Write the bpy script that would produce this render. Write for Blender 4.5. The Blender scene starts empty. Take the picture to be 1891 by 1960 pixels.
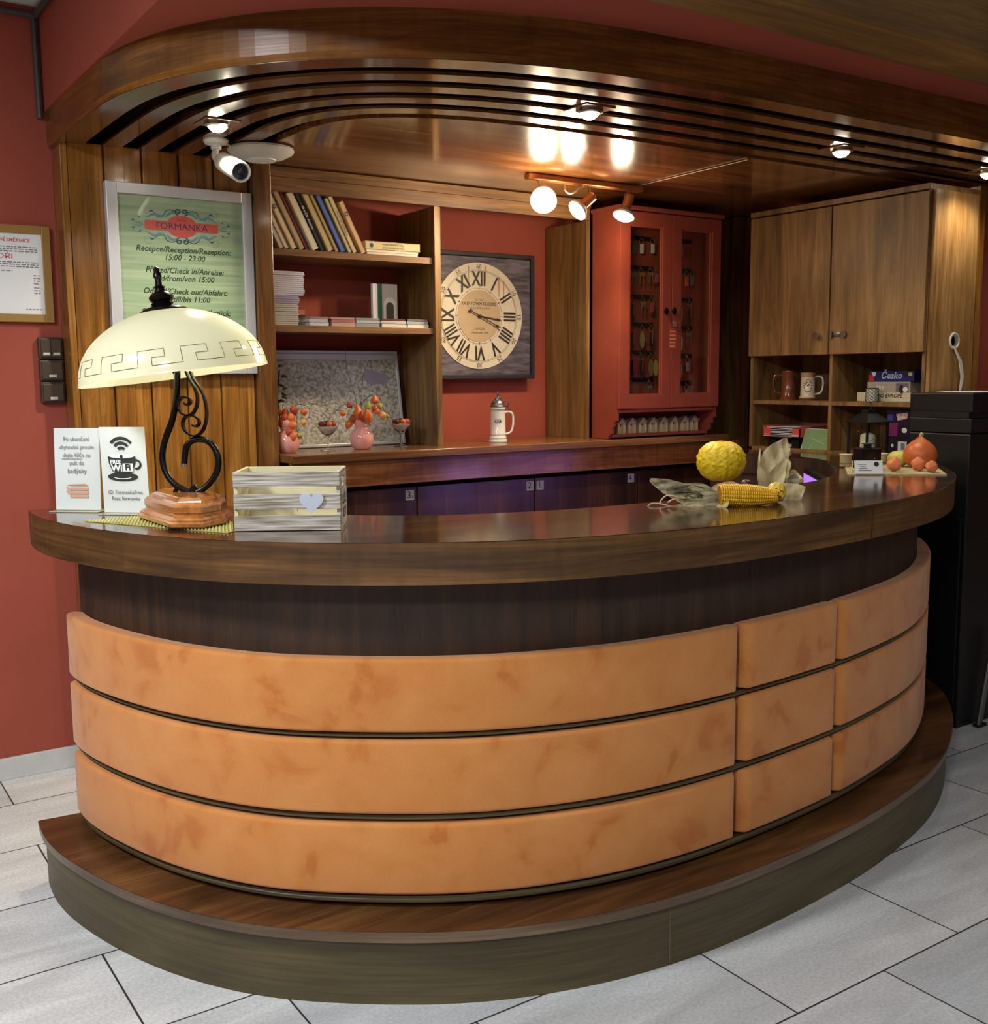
import bpy, bmesh, math, random
from mathutils import Vector, Matrix
random.seed(7)
PI = math.pi
# ---------------------------------------------------------------- camera
C = bpy.context.scene.collection
SC = bpy.context.scene
FPX, PCX, PCY, HC = 2050.0, 945.5, 980.0, 1.533
PITCH, ROLL, AZ = math.atan(258/2050), .008, math.radians(56)
def rotg(v): return Vector((v[0]*math.sin(AZ)+v[1]*math.cos(AZ), -v[0]*math.cos(AZ)+v[1]*math.sin(AZ), v[2]))
cp, sp = math.cos(PITCH), math.sin(PITCH)
R0, U0, F0 = Vector((1, 0, 0)), Vector((0, sp, cp)), Vector((0, cp, -sp))
CR = rotg(R0*math.cos(ROLL)-U0*math.sin(ROLL)); CU = rotg(R0*math.sin(ROLL)+U0*math.cos(ROLL)); CF = rotg(F0)
CAM = Vector((-.7947, -4.3793, HC))
cam = bpy.data.cameras.new('camera'); camo = bpy.data.objects.new('camera', cam); C.objects.link(camo)
camo.matrix_world = Matrix(((CR.x, CU.x, -CF.x, CAM.x), (CR.y, CU.y, -CF.y, CAM.y), (CR.z, CU.z, -CF.z, CAM.z), (0, 0, 0, 1)))
cam.sensor_fit = 'HORIZONTAL'; cam.sensor_width = 36; cam.lens = FPX/1891*36; cam.clip_start = .02
SC.camera = camo
def at(px, py, x=None, y=None, z=None):
    d = CR*(px-PCX)/FPX - CU*(py-PCY)/FPX + CF
    t = (x-CAM.x)/d.x if x is not None else (y-CAM.y)/d.y if y is not None else (z-CAM.z)/d.z
    return CAM + d*t
# ---------------------------------------------------------------- light
w = bpy.data.worlds.new('world'); SC.world = w; w.use_nodes = True
w.node_tree.nodes['Background'].inputs[0].default_value = (.8, .9, 1, 1)
w.node_tree.nodes['Background'].inputs[1].default_value = .05
SC.view_settings.view_transform = 'Standard'; SC.view_settings.look = 'None'; SC.view_settings.gamma = 1
SC.view_settings.use_curve_mapping = False
SC.view_settings.exposure = 0.0
def area(name, loc, sx, sy, power, col, rot=(0, 0, 0), spread=PI):
    l = bpy.data.lights.new(name, 'AREA'); l.shape = 'RECTANGLE'; l.size = sx; l.size_y = sy; l.energy = power; l.color = col; l.spread = spread
    o = bpy.data.objects.new(name, l); o.location = loc; o.rotation_euler = rot; C.objects.link(o); return o
def point(name, loc, power, col, r=.03):
    l = bpy.data.lights.new(name, 'POINT'); l.energy = power; l.color = col; l.shadow_soft_size = r
    o = bpy.data.objects.new(name, l); o.location = loc; C.objects.link(o); return o
def spot(name, loc, direction, power, col, ang=120, r=.03, blend=.6):
    l = bpy.data.lights.new(name, 'SPOT'); l.energy = power; l.color = col; l.shadow_soft_size = r; l.spot_size = math.radians(ang); l.spot_blend = blend
    o = bpy.data.objects.new(name, l); o.location = loc; o.rotation_euler = Vector(direction).to_track_quat('-Z', 'Y').to_euler(); C.objects.link(o); return o
COOL, WARM, NEUT = (.93, .97, 1), (1, .8, .56), (1, .93, .82)
PANELS = [(-1.8, -2.2, 92), (-1.7, -4.6, 80), (1.2, -4.9, 16), (3.6, -4.9, 5)]  # unseen panels: left pair inferred from the cool light, right pair added as fill
for i, (x, y, p) in enumerate(PANELS):
    area('ceiling_panel_light', (x, y, 2.86), .55, .55, p, COOL)
# ---------------------------------------------------------------- helpers
def lin(c):
    f = lambda v: (v/255)/12.92 if v/255 <= .04045 else (((v/255)+.055)/1.055)**2.4
    return (f(c[0]), f(c[1]), f(c[2]), 1)
OFF = {}
class MB:
    def __init__(s): s.bm = bmesh.new(); s.uv = s.bm.loops.layers.uv.new('UVMap'); s.sm = False
    def face(s, vs, uvs=None):
        try: f = s.bm.faces.new(vs)
        except ValueError: return None
        if uvs:
            for l, q in zip(f.loops, uvs): l[s.uv].uv = q
        return f
    def box(s, a, b, bev=0, rot=None, seg=2):
        a, b = Vector(a), Vector(b); c = (a+b)/2; d = b-a
        g = bmesh.ops.create_cube(s.bm, size=1); vs = g['verts']
        for v in vs: v.co = Vector((v.co.x*d.x, v.co.y*d.y, v.co.z*d.z))
        if bev > 0:
            es = list({e for v in vs for e in v.link_edges})
            r = bmesh.ops.bevel(s.bm, geom=es, offset=bev, segments=seg, affect='EDGES', profile=.5)
            vs = list({v for f in r['faces'] for v in f.verts} | {v for v in vs if v.is_valid})
        m = Matrix.Translation(c) @ (rot.to_4x4() if rot else Matrix.Identity(4))
        for v in vs: v.co = m @ v.co
        return s
    def prism(s, poly, z0, z1, axis='z'):
        def P(p, h): return (p[0], p[1], h) if axis == 'z' else (p[0], h, p[1]) if axis == 'y' else (h, p[0], p[1])
        A = [s.bm.verts.new(P(p, z0)) for p in poly]; B = [s.bm.verts.new(P(p, z1)) for p in poly]; n = len(poly)
        s.face(A[::-1]); s.face(B)
        u = 0
        for i in range(n):
            j = (i+1) % n; L = (Vector(poly[j])-Vector(poly[i])).length
            s.face([A[i], A[j], B[j], B[i]], [(u, z0), (u+L, z0), (u+L, z1), (u, z1)]); u += L
        bmesh.ops.recalc_face_normals(s.bm, faces=s.bm.faces)
        return s
    def grid(s, rows, closed_u=False, closed_v=False, caps=False, uvs=None):
        V = [[s.bm.verts.new(p) for p in r] for r in rows]; n = len(V); m = len(V[0])
        for i in range(n if closed_u else n-1):
            for j in range(m if closed_v else m-1):
                a, b, c, d = (i, j), ((i+1) % n, j), ((i+1) % n, (j+1) % m), (i, (j+1) % m)
                s.face([V[q[0]][q[1]] for q in (a, b, c, d)], [uvs(i, j), uvs(i+1, j), uvs(i+1, j+1), uvs(i, j+1)] if uvs else None)
        if caps: s.face(V[0][::-1]); s.face(V[-1])
        return s
    def tube(s, pts, r, seg=10, caps=True, flat=None):
        pts = [Vector(p) for p in pts]; n = len(pts); rows = []
        up = None
        for i, p in enumerate(pts):
            t = (pts[min(i+1, n-1)]-pts[max(i-1, 0)]).normalized()
            if up is None: up = t.orthogonal().normalized()
            up = (up - t*up.dot(t)).normalized(); sd = t.cross(up)
            rr = r[i] if isinstance(r, (list, tuple)) else r
            if flat: rows.append([p + Vector(flat)*(rr*3*q[0]) + t.cross(Vector(flat)).normalized()*(rr*q[1]) for q in ((-1, -1), (1, -1), (1, 1), (-1, 1))])
            else: rows.append([p + up*math.cos(2*PI*k/seg)*rr + sd*math.sin(2*PI*k/seg)*rr for k in range(seg)])
        s.grid(rows, closed_v=True, caps=caps); s.sm = True; return s
    def lathe(s, prof, c=(0, 0, 0), seg=32, M=None, squash=None):
        rows = []
        for r, z in prof:
            row = []
            for k in range(seg):
                a = 2*PI*k/seg; f = squash(a, z) if squash else 1
                v = Vector((r*f*math.cos(a), r*f*math.sin(a), z))
                if M: v = M @ v
                row.append(v+Vector(c))
            rows.append(row)
        s.grid(rows, closed_v=True, caps=True); s.sm = True
        return s
def thing(name, label, cat, loc=(0, 0, 0), rotz=0, group=None, world=False):
    o = bpy.data.objects.new(name, None); C.objects.link(o); o.empty_display_size = .05
    o.location = loc; o.rotation_euler = (0, 0, rotz); o['label'] = label; o['category'] = cat
    if group: o['group'] = group
    if world: OFF[o.name] = Vector(loc)
    return o
def obj(name, mb, m, parent=None, smooth=None, ang=35):
    me = bpy.data.meshes.new(name); bm = mb.bm
    if parent is not None and parent.name in OFF:
        bmesh.ops.translate(bm, verts=bm.verts, vec=-OFF[parent.name])
    bmesh.ops.recalc_face_normals(bm, faces=bm.faces)
    bm.to_mesh(me); bm.free()
    o = bpy.data.objects.new(name, me); C.objects.link(o)
    if m: me.materials.append(m)
    if smooth or (smooth is None and mb.sm):
        me.shade_smooth(); me.set_sharp_from_angle(angle=math.radians(ang))
    if parent is not None:
        o.parent = parent
        if parent.name in OFF: OFF[o.name] = OFF[parent.name]
    return o
def tag(o, label, cat, group=None):
    o['label'] = label; o['category'] = cat
    if group: o['group'] = group
    return o
def struct(name, mb, m): o = obj(name, mb, m); o['kind'] = 'structure'; return o
def bx(a, b, bev=0): return MB().box(a, b, bev)
def text(body, size, parent, org, xd, yd, m, align='CENTER', bold=0, shear=0, name='lettering', sx=1, lay=.0):
    cu = bpy.data.curves.new('t', 'FONT'); cu.body = body; cu.size = size; cu.align_x = align; cu.align_y = 'CENTER'
    cu.offset = bold; cu.shear = shear; cu.resolution_u = 2
    t = bpy.data.objects.new('t', cu); me = bpy.data.meshes.new_from_object(t)
    bpy.data.objects.remove(t); bpy.data.curves.remove(cu)
    xd, yd = Vector(xd).normalized(), Vector(yd).normalized(); nd = xd.cross(yd)
    org = Vector(org)+nd*lay
    if parent is not None and parent.name in OFF: org = org-OFF[parent.name]
    for v in me.vertices: v.co = org+xd*(v.co.x*sx)+yd*v.co.y
    me.name = name; me.materials.clear(); me.materials.append(m)
    o = bpy.data.objects.new(name, me); C.objects.link(o); o.parent = parent
    return o
def dup(root, loc, rotz=None, label=None, group=None):
    r = root.copy(); C.objects.link(r); r.location = loc
    if rotz is not None: r.rotation_euler = (0, 0, rotz)
    if label: r['label'] = label
    if group: r['group'] = group
    for ch in list(root.children):
        c = ch.copy(); C.objects.link(c); c.parent = r
        for g in ch.children:
            d = g.copy(); C.objects.link(d); d.parent = c
    return r
def crom(pts, n=8):
    out = []; P = [Vector(p) for p in pts]
    for i in range(len(P)-1):
        a, b, c, d = P[max(i-1, 0)], P[i], P[i+1], P[min(i+2, len(P)-1)]
        for k in range(n):
            t = k/n
            out.append(.5*((2*b)+(c-a)*t+(2*a-5*b+4*c-d)*t*t+(3*b-a-3*c+d)*t**3))
    return out+[P[-1]]
def resample(path, step):
    L = [0]
    for i in range(1, len(path)): L.append(L[-1]+(path[i]-path[i-1]).length)
    n = max(2, int(L[-1]/step)); out = []; j = 0
    for k in range(n+1):
        s = L[-1]*k/n
        while j < len(L)-2 and L[j+1] < s: j += 1
        t = (s-L[j])/max(L[j+1]-L[j], 1e-9); out.append(path[j].lerp(path[j+1], min(max(t, 0), 1)))
    return out
def smooth(path, it):
    for _ in range(it): path = [path[0]]+[(path[i-1]+path[i]*2+path[i+1])/4 for i in range(1, len(path)-1)]+[path[-1]]
    return path
def offs(path, d):
    out = []; n = len(path)
    for i, p in enumerate(path):
        t = (path[min(i+1, n-1)]-path[max(i-1, 0)]).normalized(); out.append(p+Vector((-t.y, t.x))*d)
    return out
def sweep(path, prof, mb=None):
    """closed profile [(inward offset, z)] swept along a plan path, u = length along, v = around"""
    mb = mb or MB(); cols = [offs(path, o) for o, z in prof]
    L = [0]
    for i in range(1, len(path)): L.append(L[-1]+(path[i]-path[i-1]).length)
    V = [0]
    for j in range(1, len(prof)+1):
        a, b = prof[j-1], prof[j % len(prof)]; V.append(V[-1]+math.hypot(a[0]-b[0], a[1]-b[1]))
    rows = [[(cols[j][i].x, cols[j][i].y, prof[j][1]) for j in range(len(prof))] for i in range(len(path))]
    mb.grid(rows, closed_v=True, caps=True, uvs=lambda i, j: (L[min(i, len(L)-1)], V[j])); return mb
# ---------------------------------------------------------------- materials
def nmat(name):
    m = bpy.data.materials.new(name); m.use_nodes = True; nt = m.node_tree; b = nt.nodes['Principled BSDF']; return m, nt, b
def N(nt, t, **k):
    n = nt.nodes.new(t)
    for a, v in k.items(): setattr(n, a, v)
    return n
def mat(name, col, rough=.5, metal=0, coat=0, spec=.5, noise=0, nscale=8, bump=0, bscale=60, trans=0, ior=1.45, emit=None, estr=0, sheen=0, alpha=1, bdist=.004):
    m, nt, b = nmat(name); c = lin(col)
    b.inputs['Base Color'].default_value = c; b.inputs['Roughness'].default_value = rough; b.inputs['Metallic'].default_value = metal
    b.inputs['Coat Weight'].default_value = coat; b.inputs['Coat Roughness'].default_value = .08; b.inputs['Specular IOR Level'].default_value = spec
    b.inputs['Transmission Weight'].default_value = trans; b.inputs['IOR'].default_value = ior; b.inputs['Sheen Weight'].default_value = sheen
    b.inputs['Alpha'].default_value = alpha
    if emit: b.inputs['Emission Color'].default_value = lin(emit); b.inputs['Emission Strength'].default_value = estr
    if noise or bump:
        tc = N(nt, 'ShaderNodeTexCoord')
    if noise:
        n = N(nt, 'ShaderNodeTexNoise'); n.inputs['Scale'].default_value = nscale; n.inputs['Detail'].default_value = 5; n.inputs['Roughness'].default_value = .6
        nt.links.new(tc.outputs['Object'], n.inputs['Vector'])
        r = N(nt, 'ShaderNodeValToRGB'); r.color_ramp.elements[0].position = .3; r.color_ramp.elements[1].position = .7
        r.color_ramp.elements[0].color = (c[0]*(1-noise), c[1]*(1-noise), c[2]*(1-noise), 1)
        r.color_ramp.elements[1].color = tuple(min(1, v*(1+noise)) for v in c[:3])+(1,)
        nt.links.new(n.outputs['Fac'], r.inputs['Fac']); nt.links.new(r.outputs['Color'], b.inputs['Base Color'])
    if bump:
        n = N(nt, 'ShaderNodeTexNoise'); n.inputs['Scale'].default_value = bscale; n.inputs['Detail'].default_value = 4
        nt.links.new(tc.outputs['Object'], n.inputs['Vector'])
        bp = N(nt, 'ShaderNodeBump'); bp.inputs['Strength'].default_value = bump; bp.inputs['Distance'].default_value = bdist
        nt.links.new(n.outputs['Fac'], bp.inputs['Height']); nt.links.new(bp.outputs['Normal'], b.inputs['Normal'])
    return m
def wood(name, dark, mid, light, axis=0, coord='Object', rough=.35, coat=0, sc=1.0, cross=13, plank=None, groove=.035, fig=0, contrast=1.0, bump=.05, gv=.35):
    m, nt, b = nmat(name); L = nt.links.new
    tc = N(nt, 'ShaderNodeTexCoord'); src = tc.outputs[coord]; vec = src
    if plank:
        sx = N(nt, 'ShaderNodeSeparateXYZ'); L(src, sx.inputs[0])
        dv = N(nt, 'ShaderNodeMath', operation='DIVIDE'); L(sx.outputs[plank[0]], dv.inputs[0]); dv.inputs[1].default_value = plank[1]
        fl = N(nt, 'ShaderNodeMath', operation='FLOOR'); L(dv.outputs[0], fl.inputs[0])
        fr = N(nt, 'ShaderNodeMath', operation='FRACT'); L(dv.outputs[0], fr.inputs[0])
        wn = N(nt, 'ShaderNodeTexWhiteNoise', noise_dimensions='1D'); L(fl.outputs[0], wn.inputs['W'])
        sh = N(nt, 'ShaderNodeVectorMath', operation='MULTIPLY_ADD'); L(wn.outputs['Color'], sh.inputs[0]); sh.inputs[1].default_value = (9, 9, 9); L(src, sh.inputs[2]); vec = sh.outputs[0]
    mp = N(nt, 'ShaderNodeMapping'); s = [cross*sc]*3; s[axis] = 1.1*sc; mp.inputs['Scale'].default_value = s; L(vec, mp.inputs['Vector'])
    n1 = N(nt, 'ShaderNodeTexNoise'); n1.inputs['Scale'].default_value = 1; n1.inputs['Detail'].default_value = 6; n1.inputs['Roughness'].default_value = .62; n1.inputs['Distortion'].default_value = .9
    L(mp.outputs[0], n1.inputs['Vector'])
    r = N(nt, 'ShaderNodeValToRGB'); e = r.color_ramp.elements; k = .17/contrast
    e[0].position = .5-k; e[0].color = lin(dark); e[1].position = .5+k; e[1].color = lin(light); x = e.new(.5); x.color = lin(mid)
    L(n1.outputs['Fac'], r.inputs['Fac'])
    mp2 = N(nt, 'ShaderNodeMapping'); s = [110*sc]*3; s[axis] = 3*sc; mp2.inputs['Scale'].default_value = s; L(vec, mp2.inputs['Vector'])
    n2 = N(nt, 'ShaderNodeTexNoise'); n2.inputs['Scale'].default_value = 1; n2.inputs['Detail'].default_value = 3; L(mp2.outputs[0], n2.inputs['Vector'])
    mr = N(nt, 'ShaderNodeMapRange'); mr.inputs[1].default_value = .35; mr.inputs[2].default_value = .65; mr.inputs[3].default_value = .78; mr.inputs[4].default_value = 1.12; L(n2.outputs['Fac'], mr.inputs[0])
    mul = N(nt, 'ShaderNodeVectorMath', operation='SCALE'); L(r.outputs['Color'], mul.inputs[0]); L(mr.outputs[0], mul.inputs['Scale']); col = mul.outputs[0]
    if fig:
        mp3 = N(nt, 'ShaderNodeMapping'); s = [4*sc]*3; s[axis] = 16*sc; mp3.inputs['Scale'].default_value = s; L(vec, mp3.inputs['Vector'])
        n3 = N(nt, 'ShaderNodeTexNoise'); n3.inputs['Scale'].default_value = 1; n3.inputs['Detail'].default_value = 3; n3.inputs['Distortion'].default_value = 1; L(mp3.outputs[0], n3.inputs['Vector'])
        m3 = N(nt, 'ShaderNodeMapRange'); m3.inputs[1].default_value = .35; m3.inputs[2].default_value = .65; m3.inputs[3].default_value = 1-fig; m3.inputs[4].default_value = 1+fig; L(n3.outputs['Fac'], m3.inputs[0])
        mu = N(nt, 'ShaderNodeVectorMath', operation='SCALE'); L(col, mu.inputs[0]); L(m3.outputs[0], mu.inputs['Scale']); col = mu.outputs[0]
    if plank:
        m4 = N(nt, 'ShaderNodeMapRange'); m4.inputs[3].default_value = 1-plank[2]; m4.inputs[4].default_value = 1+plank[2]; L(wn.outputs['Value'], m4.inputs[0])
        gt = N(nt, 'ShaderNodeMath', operation='GREATER_THAN'); L(fr.outputs[0], gt.inputs[0]); gt.inputs[1].default_value = groove
        m5 = N(nt, 'ShaderNodeMapRange'); m5.inputs[3].default_value = gv; m5.inputs[4].default_value = 1; L(gt.outputs[0], m5.inputs[0])
        mm = N(nt, 'ShaderNodeMath', operation='MULTIPLY'); L(m4.outputs[0], mm.inputs[0]); L(m5.outputs[0], mm.inputs[1])
        mu = N(nt, 'ShaderNodeVectorMath', operation='SCALE'); L(col, mu.inputs[0]); L(mm.outputs[0], mu.inputs['Scale']); col = mu.outputs[0]
    L(col, b.inputs['Base Color'])
    b.inputs['Roughness'].default_value = rough; b.inputs['Coat Weight'].default_value = coat; b.inputs['Coat Roughness'].default_value = .1
    if bump:
        bp = N(nt, 'ShaderNodeBump'); bp.inputs['Strength'].default_value = bump; bp.inputs['Distance'].default_value = .003; L(n2.outputs['Fac'], bp.inputs['Height']); L(bp.outputs[0], b.inputs['Normal'])
    return m
M = {}
M['red'] = mat('red_paint', (154, 72, 55), .75, noise=.05, nscale=3, bump=.15, bscale=90)
M['redwood'] = mat('red_stained_pine', (140, 64, 48), .45, noise=.12, nscale=6)
M['ceil'] = mat('white_ceiling', (205, 203, 196), .9)
M['beige'] = mat('lobby_wall', (132, 92, 66), .9)
M['rimw'] = wood('walnut_rim', (56, 35, 15), (86, 58, 27), (116, 82, 42), 0, 'UV', .42, .06, sc=1, cross=16, fig=.12)
M['topw'] = wood('walnut_top', (42, 22, 14), (62, 36, 24), (88, 56, 36), 0, 'Object', .14, .5, cross=12)
M['bodyw'] = wood('dark_body', (36, 21, 11), (50, 32, 18), (64, 42, 24), 1, 'UV', .6, 0, cross=14)
M['plinthw'] = wood('plinth_side', (58, 49, 26), (78, 67, 38), (94, 82, 50), 0, 'UV', .5, 0, cross=7, contrast=.7)
M['plinthtop'] = wood('plinth_top', (60, 36, 17), (86, 54, 27), (112, 76, 40), 0, 'Object', .36, .15, cross=10)
M['fasw'] = wood('canopy_fascia', (78, 46, 16), (110, 70, 27), (146, 98, 42), 0, 'UV', .26, .3, cross=10, fig=.1)
M['slatw'] = wood('canopy_slat', (76, 44, 22), (100, 62, 32), (126, 82, 46), 0, 'UV', .18, .5, cross=14)
M['ceilw'] = wood('canopy_planks', (92, 56, 26), (122, 78, 42), (148, 100, 58), 0, 'Object', .2, .5, plank=(1, .118, .13), groove=.05, gv=1.5)  # seams painted lighter, a highlight put into the plank colour
M['darkback'] = mat('dark_backing', (24, 15, 10), 1, spec=0)
M['panelw'] = wood('panelling', (100, 62, 20), (142, 94, 38), (180, 126, 62), 2, 'Object', .2, .45, cross=9, plank=(0, .143, .14), groove=-1)
M['walx'] = wood('walnut_x', (84, 56, 32), (126, 90, 54), (156, 116, 74), 0, 'Object', .4, 0, cross=14)
M['walz'] = wood('walnut_z', (84, 58, 28), (126, 94, 52), (158, 122, 72), 2, 'Object', .38, 0, cross=12)
M['cabz'] = wood('cabinet_walnut', (96, 68, 36), (134, 99, 56), (158, 121, 76), 2, 'Object', .48, 0, cross=8, sc=1.2)
M['worktop'] = wood('worktop', (86, 54, 28), (116, 76, 42), (146, 102, 62), 0, 'Object', .25, .3, cross=14)
M['apron'] = wood('apron', (88, 48, 22), (122, 72, 36), (146, 92, 50), 0, 'Object', .25, .3, cross=9, fig=.16)
M['doorw'] = wood('dark_door', (44, 24, 14), (66, 38, 22), (86, 52, 32), 2, 'Object', .35, .1, cross=10)
M['beamw'] = wood('beam', (70, 48, 16), (108, 76, 28), (140, 102, 44), 0, 'Object', .5, 0, cross=8)
M['lampwood'] = wood('lamp_base_wood', (126, 72, 30), (164, 100, 48), (192, 126, 66), 1, 'Object', .15, .6, cross=20)
M['white'] = mat('white_plastic', (225, 225, 220), .35)
M['paper'] = mat('paper', (226, 228, 230), .6)
M['black'] = mat('black_plastic', (15, 16, 18), .45)
M['blackgloss'] = mat('black_iron', (22, 20, 20), .25, metal=.6)
M['chrome'] = mat('chrome', (200, 200, 198), .2, metal=1)
M['steel'] = mat('brushed_steel', (120, 122, 124), .35, metal=.9)
M['ink'] = mat('ink', (28, 34, 30), .6)
M['inkblue'] = mat('ink_blue', (44, 62, 92), .6)
M['inklblue'] = mat('ink_light_blue', (108, 142, 158), .6)
M['inkred'] = mat('ink_red', (204, 84, 82), .5)
M['alu'] = mat('silver_frame', (196, 198, 202), .32, metal=.35)
M['gold'] = mat('gold_frame', (160, 124, 66), .45, metal=.2)
M['cable'] = mat('white_cable', (214, 206, 190), .5)
M['copper'] = mat('copper_spot', (178, 112, 62), .3, metal=.5)
M['cream'] = mat('cream_cover', (205, 190, 150), .6, noise=.08, nscale=20)
M['socket'] = mat('brown_switch', (58, 46, 36), .45)
M['label'] = mat('label_paper', (190, 186, 180), .6)
M['conduit'] = mat('dark_conduit', (72, 66, 66), .5)
m, nt, b = nmat('clear_glass'); b.inputs['Base Color'].default_value = (1, 1, 1, 1)
g = N(nt, 'ShaderNodeBsdfGlossy'); g.inputs['Roughness'].default_value = .03; t = N(nt, 'ShaderNodeBsdfTransparent'); t.inputs[0].default_value = (.96, .97, .96, 1)
fz = N(nt, 'ShaderNodeFresnel'); fz.inputs[0].default_value = 1.5; mx = N(nt, 'ShaderNodeMixShader')
gm = N(nt, 'ShaderNodeNewGeometry'); iv = N(nt, 'ShaderNodeMath', operation='SUBTRACT'); iv.inputs[0].default_value = 1; nt.links.new(gm.outputs['Backfacing'], iv.inputs[1]); ml_ = N(nt, 'ShaderNodeMath', operation='MULTIPLY'); nt.links.new(fz.outputs[0], ml_.inputs[0]); nt.links.new(iv.outputs[0], ml_.inputs[1])
nt.links.new(ml_.outputs[0], mx.inputs[0]); nt.links.new(t.outputs[0], mx.inputs[1]); nt.links.new(g.outputs[0], mx.inputs[2]); nt.links.new(mx.outputs[0], nt.nodes['Material Output'].inputs[0]); M['glass'] = m
# floor tiles
m, nt, b = nmat('floor_tiles'); L = nt.links.new
tc = N(nt, 'ShaderNodeTexCoord'); mp = N(nt, 'ShaderNodeMapping'); mp.inputs['Location'].default_value = (.16, .29-.415*1+8.3, 0); L(tc.outputs['Object'], mp.inputs[0])
br = N(nt, 'ShaderNodeTexBrick'); br.offset = .5; br.inputs['Scale'].default_value = 1; br.inputs['Brick Width'].default_value = .66; br.inputs['Row Height'].default_value = .415; br.inputs['Mortar Size'].default_value = .0028; br.inputs['Mortar Smooth'].default_value = .1
br.inputs['Color1'].default_value = lin((208, 208, 206)); br.inputs['Color2'].default_value = lin((190, 192, 194)); br.inputs['Mortar'].default_value = lin((52, 50, 48)); L(mp.outputs[0], br.inputs[0])
mp2 = N(nt, 'ShaderNodeMapping'); mp2.inputs['Scale'].default_value = (1.3, 6, 1); L(tc.outputs['Object'], mp2.inputs[0])
n1 = N(nt, 'ShaderNodeTexNoise'); n1.inputs['Scale'].default_value = 1.6; n1.inputs['Detail'].default_value = 7; n1.inputs['Distortion'].default_value = .6; L(mp2.outputs[0], n1.inputs['Vector'])
n2 = N(nt, 'ShaderNodeTexNoise'); n2.inputs['Scale'].default_value = 110; n2.inputs['Detail'].default_value = 4; L(tc.outputs['Object'], n2.inputs['Vector'])
a1 = N(nt, 'ShaderNodeMapRange'); a1.inputs[1].default_value = .3; a1.inputs[2].default_value = .7; a1.inputs[3].default_value = .76; a1.inputs[4].default_value = 1.08; L(n1.outputs['Fac'], a1.inputs[0])
a2 = N(nt, 'ShaderNodeMapRange'); a2.inputs[1].default_value = .3; a2.inputs[2].default_value = .7; a2.inputs[3].default_value = .82; a2.inputs[4].default_value = 1.1; L(n2.outputs['Fac'], a2.inputs[0])
mm = N(nt, 'ShaderNodeMath', operation='MULTIPLY'); L(a1.outputs[0], mm.inputs[0]); L(a2.outputs[0], mm.inputs[1])
mu = N(nt, 'ShaderNodeVectorMath', operation='SCALE'); L(br.outputs['Color'], mu.inputs[0]); L(mm.outputs[0], mu.inputs['Scale']); L(mu.outputs[0], b.inputs['Base Color'])
b.inputs['Roughness'].default_value = .5
bp = N(nt, 'ShaderNodeBump'); bp.inputs['Strength'].default_value = .25; bp.inputs['Distance'].default_value = .003; L(n2.outputs['Fac'], bp.inputs['Height']); L(bp.outputs[0], b.inputs['Normal']); M['tile'] = m
# orange suede with brushed patches
m, nt, b = nmat('orange_suede'); L = nt.links.new; tc = N(nt, 'ShaderNodeTexCoord')
n1 = N(nt, 'ShaderNodeTexNoise'); n1.inputs['Scale'].default_value = 8; n1.inputs['Detail'].default_value = 5; n1.inputs['Distortion'].default_value = .5; L(tc.outputs['Object'], n1.inputs['Vector'])
r = N(nt, 'ShaderNodeValToRGB'); e = r.color_ramp.elements; e[0].position = .34; e[0].color = lin((184, 110, 52)); e[1].position = .66; e[1].color = lin((202, 136, 76)); x = e.new(.43); x.color = lin((196, 127, 67)); L(n1.outputs['Fac'], r.inputs[0])
n2 = N(nt, 'ShaderNodeTexNoise'); n2.inputs['Scale'].default_value = 260; n2.inputs['Detail'].default_value = 2; L(tc.outputs['Object'], n2.inputs['Vector'])
a2 = N(nt, 'ShaderNodeMapRange'); a2.inputs[3].default_value = .88; a2.inputs[4].default_value = 1.1; L(n2.outputs['Fac'], a2.inputs[0])
mu = N(nt, 'ShaderNodeVectorMath', operation='SCALE'); L(r.outputs[0], mu.inputs[0]); L(a2.outputs[0], mu.inputs['Scale']); L(mu.outputs[0], b.inputs['Base Color'])
b.inputs['Roughness'].default_value = .9; b.inputs['Sheen Weight'].default_value = .25; b.inputs['Specular IOR Level'].default_value = .1; M['suede'] = m
# poster green with ripples
def ripple(name, c1, c2, sc=(3, 3, 60), rough=.5):
    m, nt, b = nmat(name); L = nt.links.new; tc = N(nt, 'ShaderNodeTexCoord'); mp = N(nt, 'ShaderNodeMapping'); mp.inputs['Scale'].default_value = sc; L(tc.outputs['Object'], mp.inputs[0])
    n1 = N(nt, 'ShaderNodeTexNoise'); n1.inputs['Scale'].default_value = 1; n1.inputs['Detail'].default_value = 3; L(mp.outputs[0], n1.inputs['Vector'])
    r = N(nt, 'ShaderNodeValToRGB'); r.color_ramp.elements[0].position = .35; r.color_ramp.elements[1].position = .65; r.color_ramp.elements[0].color = lin(c1); r.color_ramp.elements[1].color = lin(c2)
    L(n1.outputs[0], r.inputs[0]); L(r.outputs[0], b.inputs['Base Color']); b.inputs['Roughness'].default_value = rough; return m
M['green'] = ripple('poster_green', (142, 166, 134), (174, 190, 158))
M['wash'] = ripple('whitewashed_wood', (122, 110, 88), (210, 206, 198), (7, 7, 200), .6)
M['map'] = ripple('map_print', (128, 132, 118), (204, 202, 196), (70, 70, 70), .35)
M['husk'] = ripple('dry_husk', (160, 142, 96), (216, 200, 156), (14, 50, 14), .6)
M['huskg'] = ripple('grey_husk', (92, 84, 54), (186, 176, 134), (22, 22, 90), .6)
M['matstraw'] = ripple('straw_mat', (176, 164, 120), (214, 204, 160), (200, 3, 3), .6)
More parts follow.
